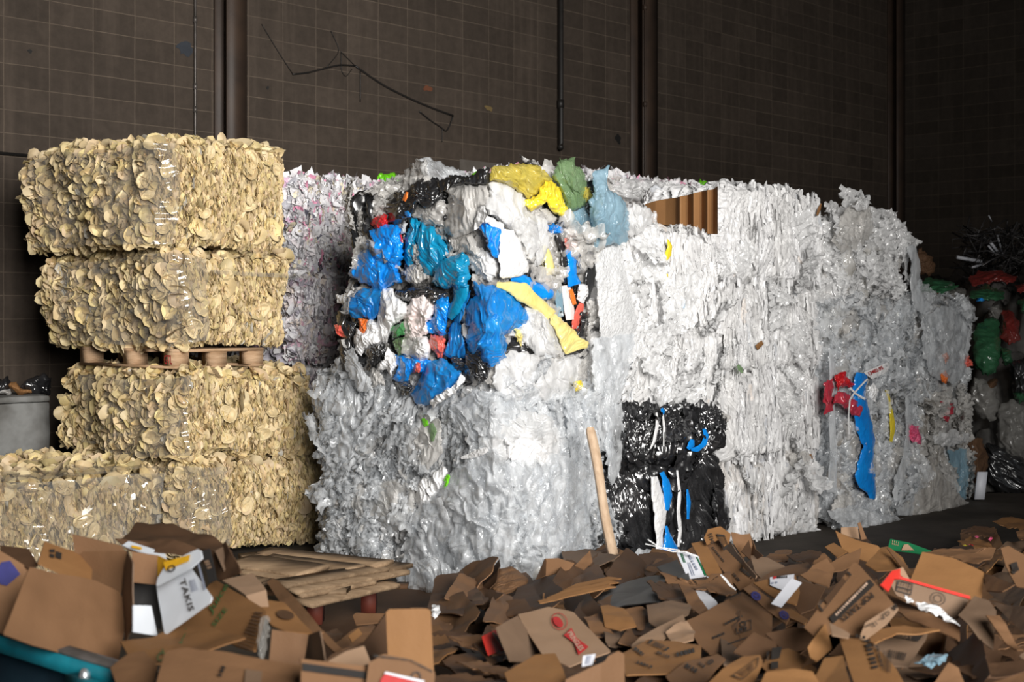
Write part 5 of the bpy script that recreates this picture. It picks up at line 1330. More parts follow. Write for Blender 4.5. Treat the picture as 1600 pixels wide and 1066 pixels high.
m.build('bolt', m_solid('bright_bolt', (.8, .8, .82), rough=.25, metal=.8), sk)

# ---- left group of boxes in and beside the skip
_, q = box('big plain brown carton with a blue diamond print at the far left', [
    ('side_panel', [(46,887),(150,907),(188,925),(204,950),(190,1032),(120,1030),(4,992)], dict(mat='cb', y=4.62, k=.12, t=-.25, cr=.006, fold=[(185,922,168,1030,-.05)])),
    ('side_panel', [(-70,868),(0,860),(46,887),(6,990),(-70,968)], dict(mat='cb', y=4.72, k=.12, t=-.1, cr=.004)),
    ('side_panel', [(115,862),(197,861),(197,930),(150,915),(116,900)], dict(mat='cb', y=4.98, k=.05, t=.1)),
    ('side_panel', [(197,861),(207,880),(207,968),(196,1010),(190,930)], dict(mat='cbg', y=4.80, k=.05, t=.9)),
    ('flap', [(70,846),(145,871),(143,912),(100,898),(59,880)], dict(mat='cbo', y=4.85, k=.3, t=-.2)),
    ('flap', [(113,835),(190,853),(196,864),(117,866)], dict(mat='cb', y=5.05, k=.0, t=0)),
    ('flap', [(0,852),(45,858),(60,884),(46,890),(0,866)], dict(mat='cbd', y=4.9, k=.4)),
])
D_ = q[1][1]; px_shape([(2,880),(15,878),(31,899),(10,917),(0,915),(-12,900)], D_, IK, 'inkb', q[1][0])
px_shape([(76,861),(84,861),(84,866),(76,866)], q[4][1], IK, 'ink', q[4][0]); px_shape([(86,864),(95,867),(94,877),(85,874)], q[4][1], IK, 'ink', q[4][0]); px_shape([(76,868),(83,869),(83,875),(76,873)], q[4][1], IK, 'ink', q[4][0])

_, q = box('white food carton with yellow inside, wedged between brown boxes at left', [
    ('front_panel', [(244,916),(298,888),(331,934),(328,942),(258,993)], dict(mat='cbw', y=4.62, k=.12, t=.2, cr=.002)),
    ('top_flap', [(244,916),(246,904),(260,882),(308,858),(313,860),(316,872),(298,889)], dict(mat='cbw', y=4.66, k=.15, t=.2, at=(270,930), cr=.002)),
    ('side_panel', [(208,946),(236,947),(246,994),(208,988)], dict(mat='cbw', y=4.72, k=.1, t=-.2, cr=.002)),
    ('inner_panel', [(206,862),(247,868),(245,914),(206,910)], dict(mat='cb', y=4.80, k=.05, t=0, at=(225,960), cr=.002)),
    ('inner_panel', [(206,900),(250,912),(252,985),(206,960)], dict(mat='cblk', y=4.92, k=.05, t=0, at=(225,980), cr=.002)),  # black sheet standing in for the shade inside the carton
    ('yellow_flap', [(246,868),(262,876),(256,900),(247,905)], dict(mat='inky', y=4.74, k=.1, t=.4, at=(250,960), cr=.001)),
    ('back_flap', [(190,851),(201,845),(258,864),(262,878),(246,870),(214,860)], dict(mat='cbw', y=4.88, k=.3, t=0, at=(230,950), cr=.002)),
    ('black_flap', [(314,861),(327,857),(338,906),(327,912)], dict(mat='cblk', y=4.75, k=.1, t=.1, at=(325,930), cr=.002)),
])
txt('TAKIS', (283,907), (298,957), 9, q[0], up=(1, -.32))
px_shape(quad_in([(258,880),(300,868),(298,878),(262,893)], 0, 1, 0, 1), q[1][1], IK, 'inky', q[1][0])
disc_print(271, 890, 7, 5, -25, q[1][1], IK + .004, 'ink', q[1][0], .4)
px_shape([(311,880),(314,880),(325,921),(322,924)], q[0][1], IK, 'inkgrey', q[0][0]); bars([(299,908),(308,905),(314,922),(303,926)], q[0][1], IK, 'inkgrey', q[0][0], 4)
px_shape([(206,855),(222,858),(222,862),(206,859)], q[6][1], IK, 'inky', q[6][0])
smear((321,878), (327,892), 7, q[7], 'cbg', 3, up=(1, -.3))

box('crushed dark brown box slumped behind the white food carton', [
    ('top_panel', [(186,843),(214,821),(270,826),(350,846),(366,876),(300,858)], dict(mat='cbd', y=5.25, k=.8, at=(280,880), cr=.016, fold=[(200,840,340,850,.06)])),
    ('side_panel', [(268,850),(340,862),(352,846),(380,896),(345,908),(318,880)], dict(mat='cbd', y=5.05, k=.2, t=.4, cr=.01)),
    ('side_panel', [(180,846),(250,842),(330,862),(310,876),(200,858)], dict(mat='cbd', y=5.15, k=.3, cr=.012)),
    ('flap', [(336,862),(356,852),(362,874),(350,892)], dict(mat='cbg', y=4.98, k=.3)),
])
box('pale grey brown box corner with taped seam behind the green printed carton', [
    ('top_panel', [(346,906),(395,896),(416,922),(386,931)], dict(mat='cbp', y=5.0, k=.6, at=(390,960))),
    ('side_panel', [(384,931),(416,922),(420,950),(402,958)], dict(mat='cbp', y=4.95, k=.1, at=(390,960))),
])
o, D_ = sheet('tan carton with dark green script and barcode stripes, under the white carton', [(335,906),(402,944),(416,955),(400,1018),(372,1010),(280,968)], mat='cbo', y=4.52, k=.55, t=.1, cr=.002)
txt('Juice', (333,966), (361,920), 12, (o, D_), 'inkg', shear=.2)
txt('SIZE', (336,984), (357,956), 7, (o, D_), 'inkg')
bars([(372,1012),(400,957),(412,958),(396,1022)], D_, IK, 'cbd', o, 11, .5)
o, D_ = sheet('tan flattened carton with a green word, in front of the green printed one', [(188,1004),(240,996),(284,972),(332,992),(386,1022),(300,1034),(210,1040)], mat='cbo', y=4.4, k=.6, cr=.004, fold=[(284,972,260,1030,.05)])
txt('yok', (286,1016), (304,986), 12, (o, D_), 'inkg', shear=.2)
txt('CY', (252,1040), (264,1024), 12, (o, D_), 'inkg')
o, D_ = sheet('wide plain brown flap along the bottom edge, left of the black striped box', [(240,1080),(258,1022),(290,1016),(345,1022),(440,1036),(532,1052),(560,1080)], mat='cb', y=3.95, k=.45, at=(400,1066), cr=.005, fold=[(258,1030,540,1062,.03)])
smear((346,1062), (354,1044), 6, (o, D_), n=3); px_shape([(384,1050),(410,1053),(408,1072),(382,1072)], D_, IK, 'cbg', o)
sheet('small rounded brown flap right of the teal skip corner', [(172,1040),(200,1022),(226,1016),(246,1040),(238,1080),(186,1080)], mat='cb', y=4.05, k=.5, bend=.05, cr=.004)
_, q = box('open orange brown box with a dark smudge, left of the dark floor gap', [
    ('flap', [(416,908),(424,902),(434,906),(470,944),(504,984),(486,994),(450,960)], dict(mat='cb', y=4.85, k=.5, t=.2, at=(460,1000), bend=.03)),
    ('front_flap', [(401,948),(420,938),(444,942),(490,990),(446,986),(424,976)], dict(mat='cbo', y=4.6, k=.55, t=0, at=(450,1010))),
    ('front_panel', [(425,984),(482,992),(473,1048),(420,1040)], dict(mat='cb', y=4.55, k=.05, t=0, at=(450,1030))),
    ('side_panel', [(482,992),(500,986),(508,1034),(474,1046)], dict(mat='cbg', y=4.6, k=.05, t=.7, at=(480,1030))),
    ('side_flap', [(494,980),(506,986),(534,1014),(526,1022),(510,1006)], dict(mat='cb', y=4.7, k=.4, at=(510,1030))),
])
disc_print(446, 964, 14, 7, 12, q[1][1], IK, 'cbd', q[1][0])
bag('shiny clear tape strip hanging in front of the orange brown box', 'haze', [(405,975),(418,960),(424,975),(416,1010),(410,1034),(402,1026)], .03, D=plane(412, 1030, 4.5, .1), off=.03, name='packing_tape', cat='packing tape', fiber=80)
# ---- middle front
box('tall plain orange tan carton flap standing at the bottom centre', [
    ('front_panel', [(603,957),(608,952),(668,951),(673,955),(678,1052),(640,1036),(606,1030)], dict(mat='cbo', y=4.55, k=.05, cr=.003)),
    ('side_panel', [(604,958),(607,1020),(560,1028),(508,1034),(520,1022),(570,1002),(598,985)], dict(mat='cbd', y=4.75, k=.3, t=-.5, bend=.02)),
])
_, q = box('brown box with a line of small black lettering along its curved top edge', [
    ('front_panel', [(576,1036),(600,1022),(640,1030),(680,1051),(677,1084),(570,1084)], dict(mat='cb', y=3.95, k=.1, at=(620,1066), cr=.002)),
    ('side_panel', [(470,1030),(580,1042),(580,1084),(470,1084)], dict(mat='cb', y=3.92, k=.1, t=-.2, at=(530,1066), cr=.002)),
])
smear((584,1027), (640,1034), 3, q[0], n=22); smear((641,1034), (676,1052), 3, q[0], n=12)
disc_print(650, 1060, 8, 10, 20, q[0][1], IK, 'ink', q[0][0], .25)
px_shape([(470,1037),(574,1051),(572,1062),(470,1049)], q[1][1], IK, 'cblk', q[1][0])
px_shape([(596,1062),(602,1054),(662,1068),(662,1084),(590,1084)], q[0][1], IK + .004, 'inkr', q[0][0], 'red_label'); px_shape([(601,1054),(603,1051),(664,1065),(662,1069)], q[0][1], IK + .008, 'paper', q[0][0], 'label_edge')
sheet('pale pink triangular carton flap above the black striped box', [(512,1034),(540,1018),(569,1009),(579,1034),(560,1042)], mat='cbp', y=4.2, k=.3, cr=.002)
# ---- floor scraps in the gap
GS = 'cardboard scraps on the floor of the gap'
sheet('small brown box flap on the dark floor right under the planks', [(551,962),(556,958),(602,960),(603,972),(556,976)], mat='cb', y=6.3, k=.3, cr=.006)
sheet('crumpled brown box lying open left of the orange tan flap', [(520,1004),(548,990),(582,975),(600,990),(560,1006),(530,1016)], mat='cb', y=5.7, k=.5, cr=.012)
sheet('torn brown scrap on the floor at the tip of the orange brown box', [(502,992),(524,978),(538,988),(530,1002),(508,1006)], mat='cbd', y=5.9, k=.6, cr=.012, jag=3)
sheet('small tan flap standing on the crumpled open box', [(544,994),(560,982),(566,990),(550,1003)], mat='cbo', y=5.6, k=.2)
# ---- layered sheets in the middle
sheet('long brown sheet leaning up against the foot of the clear film', [(676,934),(700,908),(740,880),(770,870),(780,872),(772,892),(740,925),(722,945),(696,942)], mat='cb', y=7.2, k=.5, t=.4, cr=.012)
sheet('dark brown sheet stacked behind the long leaning brown sheet', [(720,945),(760,904),(780,874),(782,890),(762,930),(740,960)], mat='cbd', y=7.0, k=.5, t=.5, cr=.01)
sheet('brown sheet with a torn white label under the long leaning sheet', [(640,950),(690,940),(722,948),(712,976),(676,978)], mat='cb', y=6.4, k=.8, cr=.012)
bag('torn white paper scrap on the brown sheet', 'whitebag', [(674,948),(684,946),(688,956),(682,966),(674,964)], .01, D=plane(680, 960, 6.3, .5), off=.05, name='paper_scrap', cat='paper', rings=10, ang=40)
box('plain brown box peeping over the sheet pile below the clear film', [
    ('front_panel', [(852,873),(872,872),(898,880),(890,890),(838,906)], dict(mat='cb', y=7.6, k=.1, cr=.004)),
    ('side_panel', [(838,906),(852,873),(864,894)], dict(mat='cbd', y=7.55, k=.1, t=-.8)),
])
bag('plastic wrapped brown parcel at the foot of the clear film', 'cb', [(768,920),(780,888),(800,885),(826,905),(822,918),(790,930)], .06, D=plane(795, 925, 7.4, .3), off=.02, jag=1, amp=.008, name='wrapped_parcel', cat='parcel')
SH = [
 ('long bent sheet topmost in the middle pile, curving down to the right', [(700,968),(770,930),(840,902),(905,884),(924,861),(926,878),(962,888),(930,900),(860,925),(770,962)], 'cbd', 6.9, .75, .2),
 ('second long sheet of the middle pile with a pale folded edge', [(740,965),(820,938),(880,906),(960,893),(985,899),(930,914),(868,930),(800,955),(745,978)], 'cb', 6.6, .8, .15),
 ('third long sheet of the middle pile, dark underside showing', [(690,990),(780,960),(860,934),(950,905),(1030,898),(1040,910),(960,930),(870,945),(780,975),(700,1000)], 'cbd', 6.3, .85, .1),
 ('dark board sticking out under the middle pile toward the right', [(880,940),(985,908),(1075,890),(1080,915),(1030,940),(960,950)], 'cblk', 6.4, .8, .2),
 ('small triangle of sheet standing at the top of the middle pile', [(898,884),(922,858),(926,876),(912,890)], 'cb', 7.0, .2, 0),
]
for lab, poly, mt, y, k, t in SH: sheet(lab, poly, mat=mt, y=y, k=k, t=t, cr=.010, bend=.008, ba=20)
for i, (y0, dy) in enumerate(((918, 0), (926, 6), (934, 12))):
    a = [(868 - i * 14, 929 + i * 5), (900 - i * 6, 912 + i * 7), (950, 901 + i * 7), (972 - i * 4, 903 + i * 7), (950, 905 + i * 7), (902 - i * 6, 917 + i * 7), (872 - i * 14, 933 + i * 5)]
    sheet(['upper', 'middle', 'lower'][i] + ' folded board edge in the layered middle pile', a, mat='cbo', y=6.35 - .08 * i, k=.4, cr=.003)
for lab, poly, mt, y, k in [
 ('crumpled dark sheet left of the red printed tan carton', [(674,992),(720,986),(768,1004),(786,1030),(750,1030),(700,1008)], 'cbd', 5.6, .7),
 ('torn brown sheet below the crumpled dark sheet', [(712,1032),(760,1030),(800,1050),(790,1062),(750,1050)], 'cb', 5.0, .7),
 ('dark brown strip at the bottom right of the orange tan flap', [(676,1056),(730,1050),(790,1060),(790,1080),(680,1080)], 'cbd', 4.6, .7),
 ('curved brown edge sheet above the torn brown sheet', [(700,996),(730,988),(764,1000),(790,1024),(770,1022),(730,1008)], 'cb', 5.4, .5)]:
    sheet(lab, poly, mat=mt, y=y, k=k, cr=.014, jag=2)
_, q = box('greyish tan carton with a red bow shaped emblem on its side', [
    ('front_panel', [(809,963),(856,950),(896,956),(955,1018),(905,1036),(890,1042),(846,1022)], dict(mat='cbp', y=5.25, k=.42, t=.0, cr=.003, fold=[(830,985,880,960,.02)])),
    ('side_panel', [(776,980),(809,962),(848,1022),(830,1036),(797,1034)], dict(mat='cbg', y=5.3, k=.3, t=-.4, cr=.003)),
    ('red_flap', [(754,994),(777,983),(797,1014),(764,1024)], dict(mat='redboard', y=5.4, k=.3, t=-.4, cr=.003)),
])
bow = [(882,999),(893,985),(899,999),(920,1011),(912,1022),(904,1026),(898,1008)]
px_shape([(881,996),(893,984),(901,1000),(920,1014),(904,1027),(897,1008)], q[0][1], IK, 'inkr', q[0][0], 'emblem')
px_text('PRINGLES', (886,994), (906,1022), 8, q[0][1], IK + .008, 'inkcb', q[0][0], 'lettering', up=(.86, -.5), bold=.02)
disc_print(874, 974, 12, 14, -35, q[0][1], IK, 'inkr', q[0][0], .08); disc_print(872, 975, 6, 10, -40, q[0][1], IK, 'inkr', q[0][0])
px_shape([(766,991),(769,990),(790,1016),(787,1018)], q[2][1], IK, 'cbg', q[2][0])
_, q = box('plain brown box at the bottom edge with a white label on its rim', [
    ('front_panel', [(884,1062),(930,1040),(945,1034),(950,1026),(966,1018),(975,1024),(976,1084),(880,1084)], dict(mat='cb', y=4.55, k=.1, at=(930,1066), fold=[(939,1030,939,1080,.03)])),
    ('inner_panel', [(930,1030),(962,1018),(950,1036),(935,1042)], dict(mat='cblk', y=4.75, k=.3)),
])
o, D_ = sheet('tiny white printed label stuck at the rim of the plain brown box', [(911,1025),(931,1022),(926,1039),(909,1042)], mat='paper', y=4.65, k=.2, name='paper_label', cat='label', th=.001, cr=.001)
bars([(917,1026),(926,1025),(922,1038),(914,1039)], D_, .008, 'inkgrey', o, 3)
sheet('brown box flap left of the plain brown box at the bottom edge', [(788,1052),(836,1024),(868,1024),(880,1046),(892,1084),(800,1084)], mat='cbo', y=4.6, k=.6, at=(830,1066), fold=[(838,1023,900,1060,.04)])
sheet('curled brown sheet right of the tan emblem carton', [(938,946),(950,943),(976,950),(995,980),(970,984),(945,978)], mat='cbo', y=5.9, k=.4, bend=.12, ba=60, cr=.01)
sheet('bent brown sheet behind the curled brown sheet', [(975,948),(1004,946),(1020,960),(1016,985),(996,984)], mat='cb', y=6.0, k=.4, bend=.1, cr=.01)
sheet('crumpled brown flap under the curled brown sheet', [(912,968),(940,958),(946,976),(962,988),(930,996)], mat='cb', y=5.8, k=.6, cr=.014)
sheet('grey brown sheet left of the pale plank like strip', [(1010,948),(1050,942),(1082,944),(1076,962),(1030,980),(1014,970)], mat='cbg', y=5.9, k=.5, cr=.008)
sheet('pale plank like cardboard strip with a dark lower edge', [(986,1008),(1000,996),(1068,960),(1073,978),(1010,1014),(990,1024)], mat='cbp', y=5.4, k=.5, cr=.004)
sheet('cream lump of cardboard under the plank like strip', [(1040,990),(1070,974),(1086,986),(1084,1002),(1050,1006)], mat='cbp', y=5.5, k=.5, cr=.016)
o, D_ = sheet('brown printed sheet with black barcode frame, front centre right', [(970,1022),(1012,1000),(1060,1003),(1096,1010),(1094,1048),(1040,1052),(977,1056)], mat='cbo', y=5.0, k=.7, cr=.003)
fq = [(1012,1008),(1018,1002),(1047,1016),(1040,1021)]; frame_print(fq, D_, IK, 'ink', o, .07); bars(quad_in(fq, .12, .88, .25, .75), D_, IK, 'ink', o, 6)
for a, b, h, s in (((990,1018),(1006,1030),5,'KEEP'), ((1026,1024),(1046,1032),4,'FROZEN'), ((995,1040),(1020,1048),4,'STORE'), ((1058,1030),(1088,1022),7,'FRESH')): smear(a, b, h, (o, D_), n=len(s))
o, D_ = sheet('printed brown flap with three small black prints at the bottom edge', [(1040,1058),(1070,1036),(1122,1022),(1134,1030),(1098,1070),(1060,1084)], mat='cb', y=4.75, k=.7, cr=.003)
for a, b, h, s in (((1070,1046),(1088,1056),7,'MEAT'), ((1091,1042),(1100,1048),5,'NET')): smear(a, b, h, (o, D_), n=len(s))
frame_print([(1105,1038),(1113,1033),(1116,1038),(1108,1043)], D_, IK, 'ink', o, .2)
o, D_ = sheet('large brown sheet with a framed recycling stamp, centre right', [(1070,972),(1098,958),(1160,925),(1180,940),(1207,962),(1206,990),(1145,1018),(1110,1022),(1092,1008)], mat='cb', y=5.5, k=.55, t=-.1, cr=.003)
frame_print([(1148,978),(1173,971),(1174,987),(1150,994)], D_, IK, 'ink', o, .05); disc_print(1160, 978, 5.5, 4.5, 0, D_, IK, 'ink', o, .35); bars([(1153,985),(1170,981),(1170,986),(1154,990)], D_, IK, 'ink', o, 2, .7)
smear((1114,1002), (1133,994), 4, (o, D_), n=6); smear((1133,980), (1162,966), 4, (o, D_), n=7); px_shape([(1131,1011),(1167,998),(1167,1000),(1131,1013)], D_, IK, 'ink', o)
_fr = [(1139,936),(1156,928),(1157,933),(1141,941)]; frame_print(_fr, D_, IK, 'ink', o, .06); smear((1142,938), (1154,932), 3, (o, D_), n=6)
sheet('dark shaded flap below the recycling stamp sheet', [(1146,1020),(1178,988),(1212,1004),(1218,1024),(1180,1032)], mat='cbd', y=5.1, k=.3, cr=.004)
sheet('wide dark flap right of the dark shaded flap', [(1196,990),(1240,980),(1280,984),(1268,1012),(1226,1022),(1212,1004)], mat='cbd', y=5.2, k=.2, cr=.004)
o, D_ = sheet('orange brown flap with a black window frame print at bottom edge', [(1090,1084),(1130,1046),(1160,1026),(1188,1024),(1192,1036),(1170,1084)], mat='cbo', y=4.5, k=.6, cr=.003, at=(1140,1066))
fq = [(1143,1060),(1186,1030),(1183,1046),(1160,1066)]; frame_print(fq, D_, IK, 'ink', o, .05); bars(quad_in(fq, .2, .8, .2, .8), D_, IK, 'cbd', o, 7)
o, D_ = sheet('orange box with bold black block print, below the dark flap', [(1190,1040),(1204,1018),(1232,1014),(1262,1028),(1250,1046),(1200,1050)], mat='cbo', y=4.9, k=.5, cr=.004)
px_shape([(1206,1016),(1222,1014),(1218,1032),(1205,1034)], D_, IK, 'ink', o); px_shape([(1205,1038),(1216,1037),(1216,1048),(1204,1049)], D_, IK, 'ink', o); bars([(1198,1022),(1203,1020),(1202,1036),(1198,1037)], D_, IK, 'ink', o, 2)
sheet('orange brown box side along the bottom edge below the block print box', [(1180,1084),(1196,1050),(1240,1046),(1270,1050),(1290,1084)], mat='cbo', y=4.4, k=.4, at=(1230,1066), cr=.006)
# ---- centre right tall box group
_, q = box('tall brown box marked 0435 leaning in front of the lowest white bale', [
    ('front_panel', [(1101,856),(1106,849),(1122,842),(1134,858),(1180,905),(1178,912),(1155,922),(1150,915),(1115,875)], dict(mat='cb', y=6.9, k=.25, cr=.003)),
    ('top_flap', [(1100,840),(1106,826),(1126,822),(1142,834),(1140,846),(1134,858),(1122,843),(1104,852)], dict(mat='cbo', y=7.15, k=.15, at=(1120,880), cr=.004)),
    ('side_panel', [(1140,846),(1150,862),(1182,900),(1180,906),(1134,858)], dict(mat='cbp', y=7.05, k=.2, t=.7, cr=.003)),
])
txt('0435', (1117,850), (1112,834), 6, q[1], up=(-1, .35))
fq = [(1119,836),(1132,838),(1138,855),(1131,863)]; frame_print(fq, q[1][1], IK, 'ink', q[1][0], .1); bars(quad_in(fq, .2, .8, .2, .75), q[1][1], IK, 'ink', q[1][0], 5, .5)
smear((1155,893), (1176,908), 6, q[0], n=7, up=(.6, -.8)); smear((1112,858), (1131,882), 2.5, q[0], n=10); smear((1144,900), (1154,912), 4, q[0], n=6)
sheet('orange brown sheet squeezed left of the tall brown box', [(1080,848),(1100,844),(1128,895),(1122,902),(1104,898)], mat='cbo', y=7.0, k=.25, cr=.005)
_, q = box('two white printed cards with a dark green stripe beside the tall box', [
    ('front_card', [(1057,864),(1060,862),(1086,866),(1104,901),(1075,905)], dict(mat='paper', y=6.95, k=.2, cr=.001, th=.002)),
    ('rear_card', [(1086,866),(1092,870),(1117,906),(1112,908),(1104,901)], dict(mat='paper', y=7.0, k=.2, cr=.001, th=.002)),
], name='printed_card', cat='card')
px_shape([(1086,868),(1089,870),(1104,900),(1101,901)], q[0][1], .008, 'greenboard', q[0][0]); bars([(1063,866),(1068,866),(1073,880),(1068,880)], q[0][1], .008, 'greenboard', q[0][0], 2)
smear((1075,870), (1089,895), 3, q[0], 'inkgrey', 6); bars([(1074,880),(1080,880),(1088,900),(1081,901)], q[0][1], .008, 'inkgrey', q[0][0], 2, .5)
sheet('lower part of a pale blue printed card sticking out under torn board', [(1085,920),(1098,922),(1120,940),(1124,952),(1100,954)], mat='paper', y=6.3, k=.5, name='printed_card', cat='card', th=.002)
sheet('torn brown board across the foot of the white cards', [(1030,898),(1060,906),(1100,902),(1140,898),(1154,926),(1130,928),(1096,918),(1052,916)], mat='cb', y=6.5, k=.5, cr=.016, jag=4)
sheet('black printed carton piece left of the white cards', [(1026,886),(1058,874),(1076,904),(1050,908)], mat='cblk', y=6.9, k=.6, cr=.003)
sheet('dark brown board with ragged end under the torn board', [(1010,906),(1060,914),(1096,944),(1090,956),(1060,942),(1030,930)], mat='cbd', y=6.1, k=.7, cr=.014, jag=3)
sheet('folded brown board slanting down right of the ragged board', [(1060,912),(1080,918),(1110,958),(1098,966),(1076,944)], mat='cb', y=6.0, k=.5, cr=.008)
strip('thin white plastic strap curving out of the pile to the left', 'whitebag', [(1012,843,1),(1030,855,1),(1050,862,1),(1070,862,1),(1090,870,1.2)], D=plane(1050, 870, 7.1, .2), thick=.005, off=.05, jag=0, amp=.001, name='strap', cat='strap')
strip('second white plastic strap lying under the first', 'whitebag', [(1008,850,1),(1034,856,1),(1062,860,1)], D=plane(1050, 870, 7.15, .2), thick=.005, off=.05, jag=0, amp=.001, name='strap', cat='strap')
strip('white strap end bent between the tall box and circle print box', 'whitebag', [(1126,898,1.2),(1134,906,1.8),(1140,914,1.8),(1150,922,1)], D=plane(1140, 920, 6.6, .2), thick=.005, off=.1, jag=0, amp=.001, name='strap', cat='strap')
box('open brown box behind the tall box, below the lowest white bale', [
    ('rear_panel', [(1142,832),(1158,836),(1172,834),(1178,862),(1160,872),(1146,850)], dict(mat='cb', y=7.5, k=.1, cr=.006)),
    ('side_panel', [(1172,834),(1180,858),(1192,868),(1176,878),(1166,850)], dict(mat='cb', y=7.4, k=.2, t=.5)),
    ('flap', [(1158,862),(1170,844),(1174,860),(1173,876)], dict(mat='cbd', y=7.3, k=.2)),
])
sheet('pale ribbed brown sheet right of the tall box', [(1172,868),(1200,872),(1226,884),(1230,890),(1190,905),(1180,894)], mat='cbp', y=6.9, k=.6, cr=.004)
sheet('brown sheet lying behind the circle print box', [(1184,905),(1230,884),(1262,878),(1276,890),(1240,900),(1190,915)], mat='cb', y=6.5, k=.8, cr=.006)
_, q = box('open brown box with two purple round prints and a white label inside', [
    ('side_panel', [(1161,920),(1172,913),(1206,938),(1234,966),(1228,975),(1200,955)], dict(mat='cb', y=5.75, k=.35, t=.1, cr=.002)),
    ('edge_panel', [(1172,913),(1178,908),(1212,936),(1262,968),(1258,976),(1234,966),(1206,938)], dict(mat='cbo', y=5.85, k=.6, t=.1, cr=.002)),
    ('inner_panel', [(1177,911),(1205,903),(1243,899),(1250,925),(1245,945),(1212,936)], dict(mat='cbo', y=6.0, k=.4, t=0, at=(1210,945), cr=.002)),
    ('inner_panel', [(1240,905),(1290,918),(1272,952),(1250,960),(1236,940)], dict(mat='cbd', y=6.05, k=.3, t=.1, at=(1250,950), cr=.003)),  # darker board standing in for the shaded inside of the box
])
for (a, b) in ((1182, 934), (1226, 964)): disc_print(a, b, 8.5, 6, 38, q[0][1], IK, 'inkb', q[0][0], .45); disc_print(a, b, 3.5, 2.5, 38, q[0][1], IK, 'inkb', q[0][0])
lb = [(1203,905),(1241,900),(1240,912),(1225,926),(1214,922),(1203,917)]; px_shape(lb, q[2][1], IK, 'paper', q[2][0], 'white_label')
smear((1214,908), (1231,907), 4, q[2], n=6, off=IK + .008); px_shape([(1208,905),(1213,904),(1213,908),(1208,909)], q[2][1], IK + .008, 'inkr', q[2][0]); bars([(1205,914),(1218,912),(1218,915),(1205,917)], q[2][1], IK + .008, 'inkgrey', q[2][0], 2)
sheet('blank white paper strip stuck out of the circle print box', [(1205,943),(1237,904),(1253,911),(1221,949)], mat='paper', y=5.78, k=.3, name='paper_strip', cat='paper', th=.002, cr=.001)
sheet('clear taped brown flap behind the circle print box', [(1250,900),(1276,890),(1300,900),(1296,918),(1262,908)], mat='cb', y=6.2, k=.4, cr=.006)
sheet('upright brown flap between circle print box and curved box', [(1256,898),(1270,884),(1292,872),(1304,888),(1300,904),(1272,912)], mat='cb', y=6.4, k=.2, cr=.004)
# ---- pop tart box
_, q = box('brown pastry carton standing on one corner, front right, with slanted bold lettering', [
    ('front_panel', [(1256,980),(1334,878),(1340,880),(1398,946),(1372,972),(1344,996),(1310,985),(1276,998)], dict(mat='cb', y=4.95, k=.30, t=.05, cr=.0025)),
    ('torn_flap', [(1342,996),(1352,972),(1398,944),(1404,952),(1386,974),(1350,998)], dict(mat='cbp', y=4.85, k=.25, t=.05, cr=.004)),
])
fq = [(1278,950),(1325,895),(1331,901),(1285,960)]; frame_print(fq, q[0][1], IK, 'ink', q[0][0], .045); px_shape(quad_in(fq, .2, .82, .05, .95), q[0][1], IK, 'cbd', q[0][0])
bd = [(1296,968),(1359,908),(1367,917),(1302,978)]; px_shape(bd, q[0][1], IK, 'ink', q[0][0]); smear((1354,914), (1304,965), 3.5, q[0], 'inkcb', 17, up=(.7, .75), off=IK + .006)
txt('POP·TARTS', (1361,928), (1312,968), 10, q[0], up=(.62, .78), bold=.02)
txt('CLP - 13', (1388,956), (1362,978), 7, q[1], up=(.6, .8)); smear((1399,946), (1393,953), 7, q[1], n=2, up=(.6, .8)); smear((1362,976), (1350,982), 3, q[1], n=5, up=(.6, .8))
box('crumpled brown flap corner under the pastry carton', [
    ('front_panel', [(1262,1010),(1290,976),(1296,1000),(1300,1012),(1276,1030),(1266,1024)], dict(mat='cbo', y=4.85, k=.3, cr=.012)),
    ('top_panel', [(1296,972),(1328,990),(1326,996),(1300,992)], dict(mat='cbp', y=4.8, k=.5, cr=.006)),
])
o, D_ = sheet('brown carton with bold slanted black print, below the pastry carton', [(1312,994),(1340,996),(1376,1018),(1400,1044),(1424,1084),(1340,1084),(1326,1044)], mat='cbo', y=4.5, k=.5, at=(1360,1066), cr=.003, bend=.02, ba=-30)
smear((1350,1004), (1364,1052), 9, (o, D_), n=7, up=(1, -.25)); smear((1368,1014), (1376,1046), 4, (o, D_), n=9, up=(1, -.25)); bars([(1380,1020),(1394,1026),(1392,1056),(1378,1050)], D_, IK, 'ink', o, 9, .45); smear((1336,999), (1352,1003), 5, (o, D_), n=3)
sheet('orange brown folded flap at the bottom edge left of the slanted print carton', [(1262,1084),(1288,1028),(1318,1024),(1322,1050),(1330,1084)], mat='cbo', y=4.45, k=.5, at=(1290,1066), fold=[(1318,1024,1280,1080,.05)])
o, D_ = sheet('dark brown carton with a black band and the letters of a berry flavour', [(1362,996),(1400,984),(1450,990),(1446,1000),(1418,1042),(1384,1040),(1366,1014)], mat='cbg', y=5.05, k=.4, cr=.003)
px_shape([(1388,986),(1446,992),(1434,1006),(1392,998)], D_, IK, 'ink', o); px_text('BERRY', (1399,1000), (1425,1004), 6, D_, IK + .006, 'cbg', o, 'lettering', bold=.02); bars([(1390,1018),(1418,1024),(1414,1036),(1388,1030)], D_, IK, 'ink', o, 8, .5)
sheet('orange brown strip lying under the pastry carton lettering', [(1350,998),(1376,984),(1412,976),(1470,986),(1440,990),(1400,990),(1368,1004)], mat='cbo', y=4.95, k=.75, cr=.006)
sheet('long brown sheet with rolled edge below the red edged box', [(1386,926),(1404,934),(1450,960),(1500,980),(1500,1000),(1470,988),(1420,970),(1398,950)], mat='cb', y=5.2, k=.55, cr=.006)
